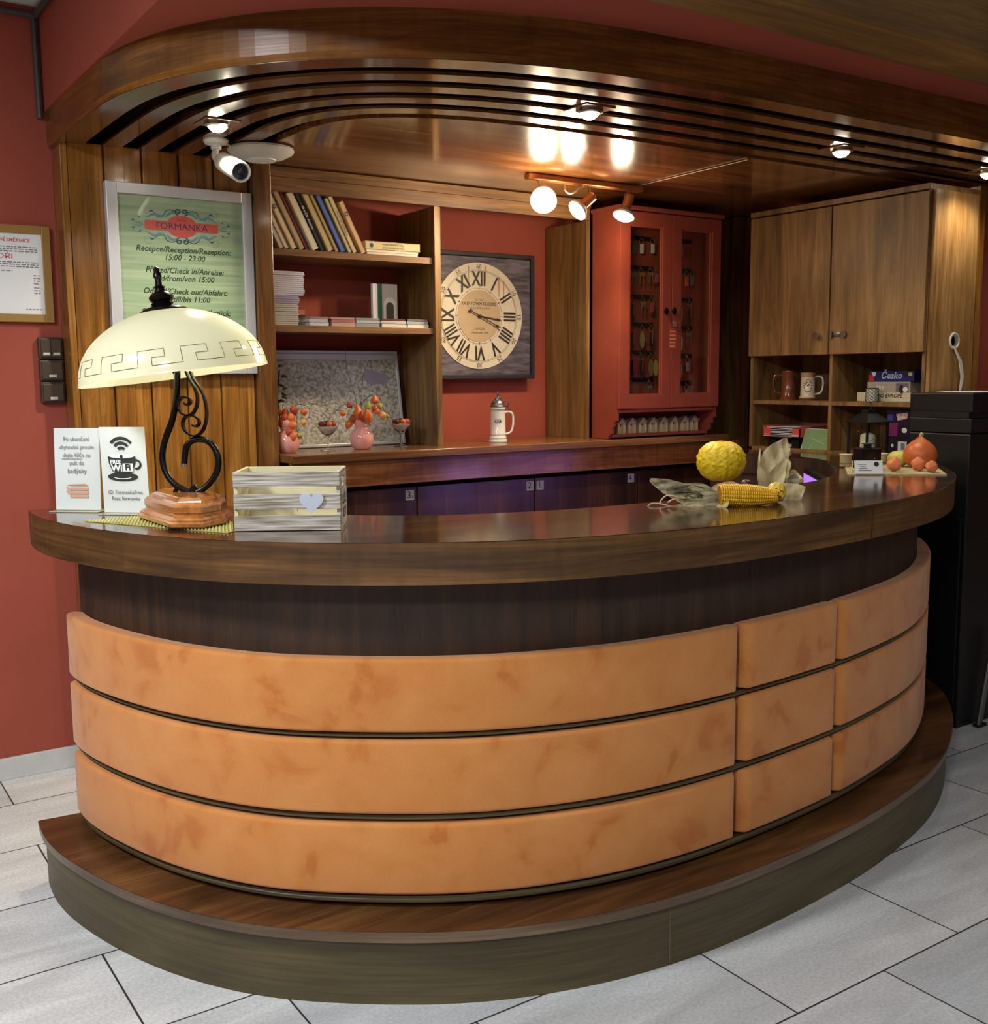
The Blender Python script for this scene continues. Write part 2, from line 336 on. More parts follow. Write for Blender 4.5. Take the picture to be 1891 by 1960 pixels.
# ================================================================ SETTING
ZC, ZS, ZB = 2.90, 2.53, 2.45            # high ceiling, low red soffit, beam underside
struct('floor', bx((-3.6, -7.6, -.1), (5.6, 1.6, 0)), M['tile'])
struct('wall_back_left', bx((-.235, 0, 0), (.165, .45, ZC)), M['red']); struct('wall_back', bx((.165, .225, 0), (4.1, .45, ZC)), M['red'])
struct('wall_back_passage', bx((-3.6, 1.45, 0), (-.235, 1.55, ZC)), M['red'])
struct('wall_right_recess', bx((4.03, -1.32, 0), (5.6, -1.22, ZC)), M['red']); struct('wall_right_back', bx((3.95, -1.22, 0), (4.05, .225, ZC)), M['red'])
struct('wall_left', bx((-3.65, -7.6, 0), (-3.55, 1.5, ZC)), M['beige'])
struct('wall_right', bx((5.5, -7.6, 0), (5.6, -1.2, ZC)), M['beige'])
struct('wall_front', bx((-3.6, -7.7, 0), (5.6, -7.6, ZC)), M['beige'])
struct('ceiling', bx((-3.65, -7.7, ZC), (5.6, 1.55, ZC+.1)), M['ceil'])
struct('wall_bulkhead', bx((.145, -2.30, ZS), (5.5, .22, ZC)), M['red'])
struct('trim_1', bx((-.255, -.018, 0), (.17, 0, .085), .002), mat('grey_stone_skirting', (196, 198, 196), .5, noise=.1, nscale=9))
bpy.data.objects['trim_1'].name = 'baseboard_back'
struct('trim_1', bx((.145, -2.5, ZB), (5.5, -2.30, ZC)), M['beamw'])
mb = MB(); mb.tube([(.128, -.014, 2.50), (.125, -.014, 2.86)], .012, 8); mb.tube([(-.235, -.014, 2.865), (.13, -.014, 2.865)], .012, 8); mb.tube([(.13, -.014, 2.865), (.13, -2.3, 2.865)], .012, 8)
struct('trim_2', mb, M['conduit'])
# vertical board panelling
mb = MB(); xs = [.19, .262, .322, .397, .464, .535, .606, .672, .745, .818, .89]
for i in range(len(xs)-1):
    d = .004 if i % 2 else 0
    mb.box((xs[i]+(.003 if i % 2 == 0 else 0), -.12+d, 0), (xs[i+1]-(.003 if i % 2 else 0), -.10, 2.41), .0015)
mb.box((.172, -.10, 0), (.89, .2, 2.41)); mb.box((.165, -.126, 0), (.19, 0, 2.40), .003)
struct('wall_panelling', mb, M['panelw'])
for i, (x, y, p) in enumerate(PANELS):
    t = thing('ceiling_light', ['square white ceiling light panel nearest the left back passage', 'square white ceiling light panel over the visitor area, left rear', 'added fill light, square white ceiling panel behind the wooden beam, middle', 'added fill light, square white ceiling panel behind the wooden beam, far right'][i], 'ceiling light', (x, y, ZC), world=True)
    mb = MB()
    for a, b2 in (((-.32, -.32), (.32, -.29)), ((-.32, .29), (.32, .32)), ((-.32, -.29), (-.29, .29)), ((.29, -.29), (.32, .29))): mb.box((x+a[0], y+a[1], 2.87), (x+b2[0], y+b2[1], ZC))
    obj('frame', mb, M['white'], t)
    obj('diffuser', bx((x-.29, y-.29, 2.88), (x+.29, y+.29, 2.895)), mat('diffuser', (255, 255, 255), .5, emit=(240, 248, 255), estr=6), t)
# ================================================================ CANOPY
F = [(.15, 0), (.145, -.3), (.145, -.6), (.15, -.8), (.165, -.93), (.2, -1.08), (.25, -1.22), (.31, -1.34), (.39, -1.45), (.48, -1.55), (.6, -1.65), (.73, -1.73), (.88, -1.8), (1.03, -1.85), (1.2, -1.89), (1.45, -1.92), (1.9, -1.945), (2.4, -1.95), (3.1, -1.96), (4.0, -1.96), (5.5, -1.96)]
FP = smooth(resample(crom(F), .05), 6)
cn = thing('canopy', 'curved varnished wooden canopy with slatted underside over the reception counter', 'canopy', (.15, 0, 2.4), world=True)
obj('fascia', sweep(FP, [(0, 2.418), (0, ZS), (.03, ZS), (.03, 2.40), (.004, 2.40)]), M['fasw'], cn)
obj('lip', sweep(FP, [(.006, 2.398), (.006, 2.414), (.034, 2.414), (.034, 2.398)]), M['slatw'], cn)
for k in range(5):
    a = .036+.133*k
    P = [p for p in offs(FP, a)]
    P = offs(FP, 0)
    keep = [i for i in range(len(FP)) if offs(FP, a)[i].y < -.10]
    sub = FP[keep[0]:]
    obj('slat', sweep(sub, [(a, 2.402), (a, 2.411), (a+.069, 2.411), (a+.069, 2.402)]), M['slatw'], cn)
inner = [p for p in offs(FP, .70) if p.y < -.12]
poly = [(inner[0].x, .22)]+[(p.x, p.y) for p in inner]+[(5.5, .22)]
obj('plank_ceiling', MB().prism([(q[0], q[1]) for q in poly], 2.404, 2.425), M['ceilw'], cn)
ip = offs(FP, .028)
obj('backing_board', MB().prism([(p.x, p.y) for p in ip]+[(5.5, .2), (.2, .2)], 2.455, 2.50), M['darkback'], cn)
# downlights in the slats
DL = [(.55, -.72, 'round ceiling downlight nearest the security camera'), (1.51, -1.54, 'bright round downlight above the middle of the counter'), (2.73, -1.58, 'small round downlight in the slats above the yellow gourd end of the counter'), (3.66, -1.62, 'downlight at the far right edge of the slatted canopy')]
bulbm = mat('lit_bulb', (255, 255, 255), .3, emit=(255, 244, 214), estr=25)
for x, y, lb in DL:
    t = thing('downlight', lb, 'downlight', (x, y, 2.402), group=None)
    obj('plate', bx((-.062, -.062, -.004), (.062, .062, .002), .002), M['slatw'], t)
    obj('ring', MB().lathe([(.045, -.004), (.045, -.012), (.034, -.016), (.030, -.004)], seg=28), M['chrome'], t)
    obj('bulb', MB().lathe([(.001, -.034), (.016, -.032), (.028, -.022), (.033, -.010), (.030, -.004), (.001, -.003)][::-1], seg=20), bulbm, t)
    spot('downlight_lamp', (x, y, 2.355), (0, 0, -1), 46 if x < 1 else 22 if x < 3 else 10, (1, .9, .72), 150, .03, .8)
# ================================================================ BACK WALL JOINERY
t = thing('corner_post', 'tall varnished wooden post between the green poster and the bookshelf niche', 'post', (.93, -.1, 0), world=True)
obj('post_body', bx((.892, -.168, 0), (.968, .22, 2.40), .004), wood('post_wood', (74, 46, 22), (112, 74, 36), (146, 104, 58), 2, 'Object', .25, .4), t)
t = thing('bookshelf', 'built-in walnut shelf niche holding books, papers and a framed map', 'shelf', (.97, 0, 1.22), world=True)
obj('side_panel', bx((1.765, -.12, 1.22), (1.797, .22, 2.30), .001), M['walz'], t)
obj('header', MB().box((.969, -.12, 2.302), (2.668, -.10, 2.36), .002), M['walx'], t)
obj('cornice', MB().box((.969, -.13, 2.36), (2.668, .22, 2.40), .002), M['walx'], t)
for z in (2.045, 1.73): obj('shelf', bx((.968, -.105, z), (1.765, .22, z+.028), .001), M['walx'], t)
t = thing('niche_panel', 'grained walnut side panel of the clock niche beside the red key cabinet', 'panel', (2.66, 0, 1.22), world=True)
obj('panel_board', bx((2.645, -.12, 1.22), (2.668, .22, 2.30), .001), M['walz'], t)
t = thing('worktop', 'long brown back worktop running below the niches to the right cabinet', 'worktop', (2.2, 0, 1.22), world=True)
obj('top_board', bx((.97, -.30, 1.185), (3.49, .22, 1.22), .004), M['worktop'], t)
obj('apron_board', bx((.97, -.275, 1.072), (3.60, -.25, 1.185), .003), M['apron'], t)
xs = [.97, 1.618, 2.278, 2.948, 3.49]; TG = [[(1.579, '3.')], [(2.25, '2.')], [(2.31, '1.'), (2.896, '4.')], []]
DL2 = ['dark walnut base cabinet marked 3 under the bookshelf niche', 'dark walnut base cabinet marked 2 under the clock niche', 'dark walnut base cabinet with two paper tags under the key cabinet', 'dark walnut base cabinet at the right end under the worktop']
for i in range(4):
    t = thing('base_cabinet', DL2[i], 'cabinet', (xs[i], -.18, 0), world=True, group='base cabinets under the worktop')
    obj('carcass', bx((xs[i]+.002, -.16, .0), (xs[i+1]-.002, .20, 1.07)), M['darkback'], t)
    d = obj('door', bx((xs[i]+.003, -.18, .08), (xs[i+1]-.003, -.162, 1.045), .002), M['doorw'], t)
    for x, s in TG[i]:
        p = obj('number_tag', bx((x-.022, -.1825, .985), (x+.022, -.1805, 1.03)), M['label'], t)
        text(s, .045, p, (x, -.1835, 1.008), (1, 0, 0), (0, 0, 1), M['ink'], name='number')
t = thing('door_post', 'narrow walnut post in the dark corner right of the key cabinet', 'post', (3.77, -.1, 1.2), world=True)
obj('post_body', bx((3.72, -.12, 0), (3.83, .22, 2.40), .004), M['walz'], t)
# ---- tall cabinet, right
t = thing('wall_cabinet', 'walnut two-door cabinet with open shelves on the right', 'cabinet', (3.7, -.95, 1.16), world=True)
X0, X1, YA, YB = 3.5, 3.9, -1.46, -.43
obj('side_panel', bx((X0+.003, YB-.02, 1.16), (X1, YB, 2.335)), M['cabz'], t)
obj('side_panel', bx((X0+.003, YA, 1.16), (X1, YA+.018, 2.335)), M['cabz'], t)
obj('divider', bx((X0+.003, -.955, 1.16), (X1, -.937, 1.63)), M['cabz'], t)
obj('back_panel', bx((X1-.01, YA, 1.16), (X1, YB, 2.335)), M['cabz'], t)
obj('base_board', bx((X0+.004, YA+.018, 1.05), (X1-.01, YB-.02, 1.162)), M['cabz'], t)
obj('middle_shelf', bx((X0+.004, YA+.018, 1.383), (X1-.01, YB-.02, 1.403)), M['cabz'], t)
obj('door_floor', bx((X0+.02, YA+.018, 1.635), (X1-.01, YB-.02, 1.652)), M['cabz'], t)
obj('top_board', bx((X0-.02, YA-.004, 2.335), (X1, YB, 2.36), .001), M['cabz'], t)
for a, b2, q in ((-.941, YB, -.915), (YA+.001, -.945, -.99)):
    d = obj('door', bx((X0-.018, a+.002, 1.630), (X0+.001, b2-.002, 2.328), .001), M['cabz'], t)
d1, d2 = [c for c in t.children if c.name.startswith('door') and not c.name.startswith('door_floor')]
mb = MB(); mb.tube([(X0-.018, -.885, 1.722), (X0-.05, -.885, 1.722)], [.013, .016], 14); obj('knob', mb, M['chrome'], d1)
mb = MB(); mb.box((X0-.022, -1.01, 1.712), (X0-.018, -.955, 1.732), .001); mb.tube([(X0-.022, -1.035, 1.722), (X0-.03, -1.035, 1.722)], .016, 14); mb.tube([(X0-.028, -.965, 1.706), (X0-.028, -.965, 1.738)], .006, 8); obj('latch', mb, M['steel'], d2)
t = thing('cabinet_end_panel', 'light walnut end panel with a round cable hole above the black copier', 'panel', (3.7, -1.47, 0), world=True)
bm_ = MB(); PX1 = 3.83; pts = [(3.508, 0), (PX1, 0), (PX1, 2.335), (3.508, 2.335)]
hx, hz, hr = 3.684, 1.680, .030
ring = [(hx+hr*math.cos(2*PI*k/24), hz+hr*math.sin(2*PI*k/24)) for k in range(24)]
for yy in (-1.478, -1.462):
    o4 = [bm_.bm.verts.new((p[0], yy, p[1])) for p in pts]; ri = [bm_.bm.verts.new((p[0], yy, p[1])) for p in ring]
    # corner k in angle order: 3rd(225),4th(315),..
    cor = {3: o4[3], 2: o4[2], 1: o4[1], 0: o4[0]}
    seq = [(2, range(0, 7)), (3, range(6, 13)), (0, range(12, 19)), (1, range(18, 25))]
    for c_, rg in seq:
        rg = list(rg)
        for k in rg[:-1]: bm_.face([ri[k % 24], ri[(k+1) % 24], cor[c_]])
    for (c_, nx, k) in ((2, 3, 6), (3, 0, 12), (0, 1, 18), (1, 2, 0)): bm_.face([cor[c_], cor[nx], ri[k]])
bm_.box((PX1, -1.478, 0), (PX1+.001, -1.462, 2.335)); bm_.box((3.507, -1.478, 0), (3.508, -1.462, 2.335))
obj('board', bm_, wood('end_panel_wood', (120, 84, 44), (160, 118, 68), (190, 150, 96), 2, 'Object', .4, 0, cross=9), t)
mb = MB(); rows = []
for k in range(25):
    a = 2*PI*k/24; rows.append([(hx+r_*math.cos(a), y_, hz+r_*math.sin(a)) for r_, y_ in ((.0305, -1.46), (.0305, -1.484), (.036, -1.484), (.038, -1.478))])
obj('hole_shade_disc', MB().prism(ring, -1.4625, -1.4605, 'y'), M['darkback'], t)  # dark disc standing in for the shade inside the hole
mb.grid(rows); obj('grommet', mb, M['cable'], t, smooth=True)
mb = MB()
for k, dx in enumerate((0, .008, .016)):
    mb.tube([(hx-.01, -1.44, hz-.01), (hx-.012+dx*.3, -1.487, hz-.03), (hx+.025+dx, -1.492, hz-.09), (hx+.045+dx, -1.492, hz-.16), (hx+.04+dx*.4, -1.49, hz-.24), (hx+.043+dx*.7, -1.488, 1.40)], .0032, 6)
tag(obj('cable_bundle', mb, M['cable']), 'white cables hanging out of the round hole in the end panel', 'cable')
tag(obj('wood_strip', bx((3.86, -1.465, 0), (3.905, -1.40, 2.38), .003), M['panelw']), 'amber wooden upright strip at the far right behind the copier', 'post')
# ================================================================ RECEPTION COUNTER
RIM = [(-.17, -.965), (-.185, -1.1), (-.18, -1.23), (-.145, -1.4), (-.10, -1.55), (-.04, -1.70), (.05, -1.86), (.16, -2.0), (.30, -2.12), (.42, -2.21), (.57, -2.30), (.75, -2.37), (.95, -2.42), (1.2, -2.445), (1.45, -2.44), (1.7, -2.42), (1.93, -2.39), (2.16, -2.34), (2.38, -2.28), (2.6, -2.19), (2.8, -2.08), (3.0, -1.95), (3.17, -1.81), (3.28, -1.70), (3.34, -1.60), (3.358, -1.485)]
RP = smooth(resample(crom(RIM), .04), 8)
ct = thing('reception_counter', 'curved reception counter with dark wooden top and three rows of orange padded panels', 'counter', (1.3, -1.9, 0), world=True)
INN = [(.31, -.965), (.34, -1.2), (.41, -1.45), (.54, -1.66), (.72, -1.81), (.95, -1.9), (1.2, -1.945), (1.6, -1.945), (2.0, -1.90), (2.42, -1.79), (2.74, -1.60), (2.95, -1.42), (3.12, -1.25), (3.20, -1.1), (3.225, -.95), (3.22, -.75), (3.20, -.44)]
IP = smooth(resample(crom(INN), .04), 3)
outline = [(p.x, p.y) for p in RP]+[(3.495, -1.458), (3.495, -.44)]+[(p.x, p.y) for p in reversed(IP)]
obj('countertop', MB().prism(outline, 1.144, 1.15), M['topw'], ct)
obj('edge_band', sweep(RP, [(0.0, 1.048), (-.002, 1.148), (.02, 1.1495), (.02, 1.048)]), M['rimw'], ct)
obj('top_core', MB().prism([(p[0]+(.012 if p[0] < 0 else 0), p[1]+.01) for p in outline], 1.05, 1.143), M['bodyw'], ct)
BP = [p for p in RP if True]
def cut(path, d, ymax, xmax=9):
    q = offs(path, d); return [path[i] for i in range(len(path)) if q[i].y < ymax and q[i].x < xmax]
body = cut(RP, .125, -1.0)
obj('front_panel', sweep(body, [(.125, .2), (.125, 1.05), (.165, 1.05), (.165, .2)]), M['bodyw'], ct)
obj('inner_panel', sweep([p for p in IP if p.y > -2][8:], [(-.03, .1), (-.03, 1.05), (-.012, 1.05), (-.012, .1)]), M['bodyw'], ct)
mb = MB().box((-.02, -1.005, .0), (.33, -.985, 1.05)); obj('end_panel', mb, M['bodyw'], ct)
# rounded strips seen between the cushions
for z0, z1 in ((.203, .238), (.427, .451), (.642, .662)):
    zm, h = (z0+z1)/2, (z1-z0)/2
    obj('strip', sweep(cut(RP, .11, -1.04), [(.092, zm-h*.55), (.085, zm-h*.2), (.085, zm+h*.2), (.092, zm+h*.55), (.125, zm+h*.55), (.125, zm-h*.55)]), M['plinthw'], ct)
PZ = [(.662, .850), (.451, .642), (.239, .427)]
dense = smooth(resample(crom(RIM), .02), 20)
for r_, (z0, z1) in enumerate(PZ):
    zb = .02
    for a, b2 in ((-9, 1.386), (1.392, 1.866), (1.872, 9)):
        q = offs(dense, .075); seg = [dense[i] for i in range(len(dense)) if a < q[i].x < b2 and q[i].y < -1.06 and q[i].y > -9 and not (q[i].x > 3.2)]
        rr = .011; pr = []
        for cx_, cz_, a0 in ((.075+rr, z0+rr, -90), (.075+rr, z1-rr, 180)):
            for k in range(6):
                an = math.radians((270 if a0 == -90 else 180)-k*18); pr.append((cx_+rr*math.cos(an), cz_+rr*math.sin(an)))
        pr = [(.123, z0+.004)]+pr+[(.123, z1-.004)]
        rows = []; n = len(seg); cols = [offs(seg, o) for o, z in pr]
        mbp = MB(); zc = (z0+z1)/2
        endr = .010
        ss = [0]
        for i in range(1, n): ss.append(ss[-1]+(seg[i]-seg[i-1]).length)
        for i in range(n):
            e = min(ss[i], ss[-1]-ss[i]); f = 1 if e > endr else math.sqrt(max(0, 1-(1-e/endr)**2))
            base = offs(seg, .123)[i] if False else cols[0][i]
            row = []
            for j, (o, z) in enumerate(pr):
                p = cols[j][i]; q2 = base.lerp(p, (.6+.4*f)); row.append((q2.x, q2.y, zc+(z-zc)*(.975+.025*f)))
            rows.append(row)
        mbp.grid(rows, closed_v=True, caps=True); mbp.sm = True
        obj('padded_panel', mbp, M['suede'], ct, ang=60)
PT = [p for p in RP]
pl = cut(RP, -.02, -.985)
obj('plinth_board', sweep(pl, [(-.012, 0), (-.012, .172), (.03, .172), (.03, 0)]), M['plinthw'], ct)
pout = [(p.x, p.y) for p in offs(pl, -.03)]; pin = [(p.x, p.y) for p in offs(pl, .17)]
obj('plinth_top', MB().prism(pout+pin[::-1], .196, .2), M['plinthtop'], ct)
obj('plinth_edge', sweep(pl, [(-.03, .171), (-.032, .198), (.17, .1975), (.17, .171)]), wood('plinth_edge_wood', (70, 54, 38), (96, 76, 54), (120, 98, 74), 0, 'UV', .35, .1), ct)
def seam(x, d, z0, z1, col, nm='seam', wdt=.0025):
    q = offs(RP, d); i = min(range(len(q)), key=lambda k: abs(q[k].x-x)+(0 if q[k].y < -1.5 else 9)); p = q[i]; tt = (q[i+1]-q[i-1]).normalized()
    mb = MB(); rot = Matrix.Rotation(math.atan2(tt.y, tt.x), 3, 'Z'); mb.box((p.x-wdt/2, p.y-.001, z0), (p.x+wdt/2, p.y+.001, z1), 0, rot); obj(nm, mb, col, ct)
sm_ = mat('seam_line', (110, 88, 60), .6)
seam(1.06, -.0125, .002, .17, sm_); seam(1.88, -.0025, 1.05, 1.147, M['doorw'])
# inner desk
t = thing('inner_desk', 'lower brown staff desk hidden behind the counter', 'desk', (2.6, -1.1, 0), world=True)
obj('desk_top', MB().prism([(1.6, -1.9), (2.4, -1.76), (2.72, -1.56), (3.15, -1.18), (3.19, -.6), (2.6, -.6), (2.0, -1.3), (1.6, -1.4)], .72, .75), M['worktop'], t)
obj('leg', bx((2.62, -.68, 0), (2.68, -.62, .72)), M['doorw'], t); obj('leg', bx((1.62, -1.5, 0), (1.68, -1.44, .72)), M['doorw'], t)
obj('leg', bx((3.08, -.68, 0), (3.14, -.62, .72)), M['doorw'], t); obj('leg', bx((1.66, -1.86, 0), (1.72, -1.8, .72)), M['doorw'], t)
def monitor(c, ang, wd, top, label, power):
    t = thing('computer_monitor', label, 'monitor', (c[0], c[1], .75), ang)
    h = .30; zt = top-.75
    obj('casing', MB().box((-wd/2, .0, zt-h-.02), (wd/2, .03, zt), .004), M['black'], t)
    sc_ = obj('screen', bx((-wd/2+.014, -.002, zt-h), (wd/2-.014, 0, zt-.022)), mat('purple_screen', (40, 20, 60), .4, emit=(196, 132, 255), estr=1.0), t)
    obj('screen_stripe', bx((-wd/2+.014, -.003, zt-.085), (wd/2-.014, -.0022, zt-.062)), mat('pink_stripe', (40, 20, 60), .4, emit=(190, 90, 190), estr=.8), t)
    obj('stand', MB().box((-.03, .03, 0.01), (.03, .05, zt-h/2), .002), M['black'], t); obj('foot', MB().box((-.11, -.06, 0), (.11, .1, .01), .003), M['black'], t)
    a = area('monitor_glow', (c[0], c[1], 0), wd*.9, h*.9, power, (.62, .36, 1)); n_ = Vector((math.sin(ang), -math.cos(ang), 0))
    a.location = Vector((c[0], c[1], top-h/2))+n_*.012; a.rotation_euler = n_.to_track_quat('-Z', 'Y').to_euler()
    return t
monitor((2.975, -1.285), math.atan2(.77, .67)+PI, .46, 1.108, 'computer monitor with purple screen standing below the counter edge', .4)
monitor((2.6, -1.5), PI+.02, .36, 1.04, 'second computer monitor hidden behind the right part of the counter', 1.0)
# ================================================================ WALL HANGINGS
def bars(lines, y, x0, m, parent, nm='small_print', th=.0006):
    mb = MB()
    for (a, b2, z, h) in lines: mb.box((x0+a, y-th, z-h/2), (x0+b2, y, z+h/2))
    return obj(nm, mb, m, parent)
def words(a, b2, z, h=.0035):
    out = []; x = a
    while x < b2:
        w_ = random.uniform(.006, .022); out.append((x, min(x+w_, b2), z, h)); x += w_+.004
    return out
def frame4(mb, x0, x1, z0, z1, wd, y0, y1, bev=.002):
    mb.box((x0, y0, z0), (x0+wd, y1, z1), bev); mb.box((x1-wd, y0, z0), (x1, y1, z1), bev); mb.box((x0+wd, y0, z0), (x1-wd, y1, z0+wd), bev); mb.box((x0+wd, y0, z1-wd), (x1-wd, y1, z1), bev); return mb
X_, Z_ = (1, 0, 0), (0, 0, 1)
# fire notice
t = thing('framed_notice', 'gold-framed printed fire notice on the red wall above the brown switches', 'notice', (0, 0, 1.752), world=True)
obj('frame', frame4(MB(), -.19, .137, 1.752, 2.108, .03, -.022, -.001), M['gold'], t)
ps = obj('sheet', bx((-.162, -.012, 1.78), (.109, -.008, 2.08)), M['paper'], t)
text('POPLACHOVÉ SMĚRNICE', .017, t, (-.03, -.0128, 2.052), X_, Z_, M['inkred'], bold=.0003); text('HOŘI', .026, t, (-.035, -.0128, 1.992), X_, Z_, M['inkred'], sx=1.25)
ls = []
for z in (2.028, 2.02, 2.012): ls += words(-.15, .09, z)
for z in (1.972, 1.964, 1.956): ls += words(-.15, .092, z)
ls += words(-.05, .0, 1.940)
for z in (1.925, 1.915, 1.905, 1.895, 1.88, 1.87, 1.86): ls += words(-.15, -.09, z)+words(.072, .094, z)
ls += words(.04, .098, 1.80)
gp_ = mat('grey_print', (110, 110, 116), .6)
for z_ in sorted({l_[2] for l_ in ls}):
    for sd in (0, 1):
        q_ = [l_ for l_ in ls if l_[2] == z_ and (l_[0] > .03) == bool(sd)] if z_ < 1.93 else ([l_ for l_ in ls if l_[2] == z_] if not sd else [])
        if q_: bars(q_, -.012, 0, gp_, t, 'print_line')
# switches
t = thing('light_switch', 'topmost brown double wall switch, under the gold-framed notice', 'switch', (.115, 0, 1.66), world=True, group='brown wall switches')
for k, (z0, z1, lb) in enumerate(((1.615, 1.697, None), (1.532, 1.612, 'middle brown wall switch of the three beside the panelling'), (1.448, 1.529, 'lowest brown wall switch of the three beside the panelling'))):
    if k: t = thing('light_switch', lb, 'switch', (.115, 0, (z0+z1)/2), world=True, group='brown wall switches')
    obj('surround', bx((.072, -.03, z0), (.160, -.001, z1), .006), M['socket'], t)
    for a, b2 in (((.080, .1155), (.1165, .152)) if k == 0 else ((.080, .152),)):
        r_ = obj('rocker', bx((a, -.036, z0+.008), (b2, -.029, z1-.008), .002), mat('brown_rocker', (70, 56, 44), .4), t)
        c_ = (a+b2)/2; h_ = .012 if k == 0 else .013
        obj('tag', bx((c_-h_, -.0372, z0+.014), (c_+h_, -.0358, z0+.024)), M['label'], r_)
# green poster
t = thing('framed_poster', 'green reception hours poster in a silver frame on the board panelling', 'poster', (.6, -.12, 1.56), world=True)
px0, px1, pz0, pz1 = .315, .888, 1.555, 2.275
obj('frame', frame4(MB(), px0, px1, pz0, pz1, .042, -.158, -.124, .003), M['alu'], t)
obj('sheet', bx((px0+.038, -.146, pz0+.038), (px1-.038, -.138, pz1-.038)), M['green'], t)
pc, py = (px0+px1)/2, -.1465
PI_ = mat('poster_ink', (38, 58, 42), .5)
for s_, sz, z in (('Recepce/Reception/Rezeption:', .031, 2.035), ('15:00 - 23:00', .031, 2.005), ('Příjezd/Check in/Anreise:', .031, 1.955), ('od/from/von 15:00', .031, 1.925), ('Odjezd/Check out/Abfahrt:', .031, 1.875), ('do/till/bis 11:00', .031, 1.845), ('Snídaně/Breakfast/Frühstück:', .031, 1.795), ('7:00 - 10:00', .031, 1.765), ('Restaurace/Restaurant/Restaurant:', .031, 1.715)):
    text(s_, sz, t, (pc+.005, py, z), X_, Z_, PI_, bold=.0006, shear=.25, sx=.98)
# emblem
def disc(mb, cx, cz, rx, rz, y, th=.0006, n=28):
    mb.prism([(cx+rx*math.cos(2*PI*k/n), cz+rz*math.sin(2*PI*k/n)) for k in range(n)], y-th, y, 'y'); return mb
ez = 2.125; mb = MB(); disc(mb, pc, ez, .062, .042, py-.0004)
mb.prism([(pc-.145, ez-.014), (pc-.138, ez-.018), (pc+.138, ez-.018), (pc+.145, ez-.014), (pc+.145, ez+.014), (pc+.138, ez+.018), (pc-.138, ez+.018), (pc-.145, ez+.014)], py-.0011, py-.0005, 'y')
obj('emblem_badge', mb, M['inkred'], t)
text('FORMANKA', .036, t, (pc, py-.0016, ez-.002), X_, Z_, M['inkblue'], sx=1.05, name='emblem_name'); text('* * *', .018, t, (pc, py-.0016, ez+.02), X_, Z_, M['inkblue'], name='emblem_stars')
def spiral(cx, cz, r0, a0, turns, sgn, n=26, r1=.003):
    return [(cx+(r0+(r1-r0)*k/n)*math.cos(a0+sgn*turns*2*PI*k/n), cz+(r0+(r1-r0)*k/n)*math.sin(a0+sgn*turns*2*PI*k/n)) for k in range(n+1)]
md, ml = MB(), MB()
for sx in (-1, 1):
    for sz in (-1, 1):
        P2 = lambda L: [(pc+sx*a, py-.0005, ez+sz*b2) for a, b2 in L]
        md.tube(P2([(.006, .052), (.022, .056), (.045, .062), (.062, .055), (.07, .04)]), .0014, 5); md.tube(P2(spiral(.012, .056, .013, -1.5, 1.1, 1)), .0026, 5)
        ml.tube(P2([(.06, .048), (.075, .034), (.09, .034), (.105, .042), (.12, .036), (.14, .025)]), [.002, .006, .007, .006, .004, .001], 5)
        ml.tube(P2([(.02, .046), (.035, .052), (.05, .045), (.062, .034)]), [.002, .005, .005, .002], 5)
        ml.tube(P2(spiral(.13, .052, .022, 2.2, .9, -1)), .0007, 5); ml.tube(P2(spiral(.178, .014, .019, 2.6, .9, -1)), .0008, 5)
        ml.tube(P2([(.15, .002), (.165, .006), (.18, .003)]), [.001, .004, .001], 5)
        md.tube(P2([(.108, .05), (.118, .054), (.126, .048)]), [.001, .003, .001], 5); md.tube(P2([(.16, .022), (.166, .03)]), .0016, 5); md.tube(P2([(.182, .012), (.188, .016), (.194, .012)]), [.001, .003, .001], 5)
for q in (md, ml):
    for v in q.bm.verts: v.co.y = py-.0005+(v.co.y-(py-.0005))*.15
obj('emblem_scrolls', md, M['inkblue'], t); obj('emblem_scrolls', ml, M['inklblue'], t)
obj('glazing', bx((px0+.04, -.1515, pz0+.04), (px1-.04, -.150, pz1-.04)), M['glass'], t)
# clock
yk = .165; cc = at(917, 605, y=yk); hw = (at(1021, 600, y=yk).x-cc.x)
t = thing('wall_clock', 'large square vintage wall clock with Roman numerals on the red niche wall', 'clock', (cc.x, .22, cc.z-.31), world=True)
hz = .312
obj('frame', frame4(MB(), cc.x-hw, cc.x+hw, cc.z-hz, cc.z+hz, .022, yk-.012, .222, .003), mat('distressed_black', (34, 34, 38), .6, noise=.3, nscale=40), t)
obj('backboard', bx((cc.x-hw+.02, yk+.002, cc.z-hz+.02), (cc.x+hw-.02, .215, cc.z+hz-.02)), ripple('distressed_board', (52, 48, 58), (104, 98, 108), (10, 10, 60), .6), t)
mb = MB(); disc(mb, cc.x, cc.z, .262, .262, yk+.001, .002, 64); obj('dial', mb, mat('aged_dial', (205, 200, 180), .5, noise=.1, nscale=8), t)
mb = MB(); disc(mb, cc.x, cc.z, .128, .128, yk-.001, .002, 48); obj('dial_centre', mb, mat('tan_dial_centre', (180, 160, 128), .5, noise=.06, nscale=9), t)
mb = MB()
for r1 in (.137, .222, .228): mb.tube([(cc.x+r1*math.cos(a), yk-.002, cc.z+r1*math.sin(a)) for a in [2*PI*k/72 for k in range(73)]], .0006, 4)
ik = mat('clock_ink', (44, 34, 30), .5)
for k in range(12):
    a = PI/2-2*PI*k/12; dv = Vector((math.cos(a), 0, math.sin(a))); tv = Vector((math.sin(a), 0, -math.cos(a)))
    mb.tube([Vector((cc.x, yk-.002, cc.z))+dv*.13, Vector((cc.x, yk-.002, cc.z))+dv*.14], .0018, 4)
obj('dial_rings', mb, ik, t)
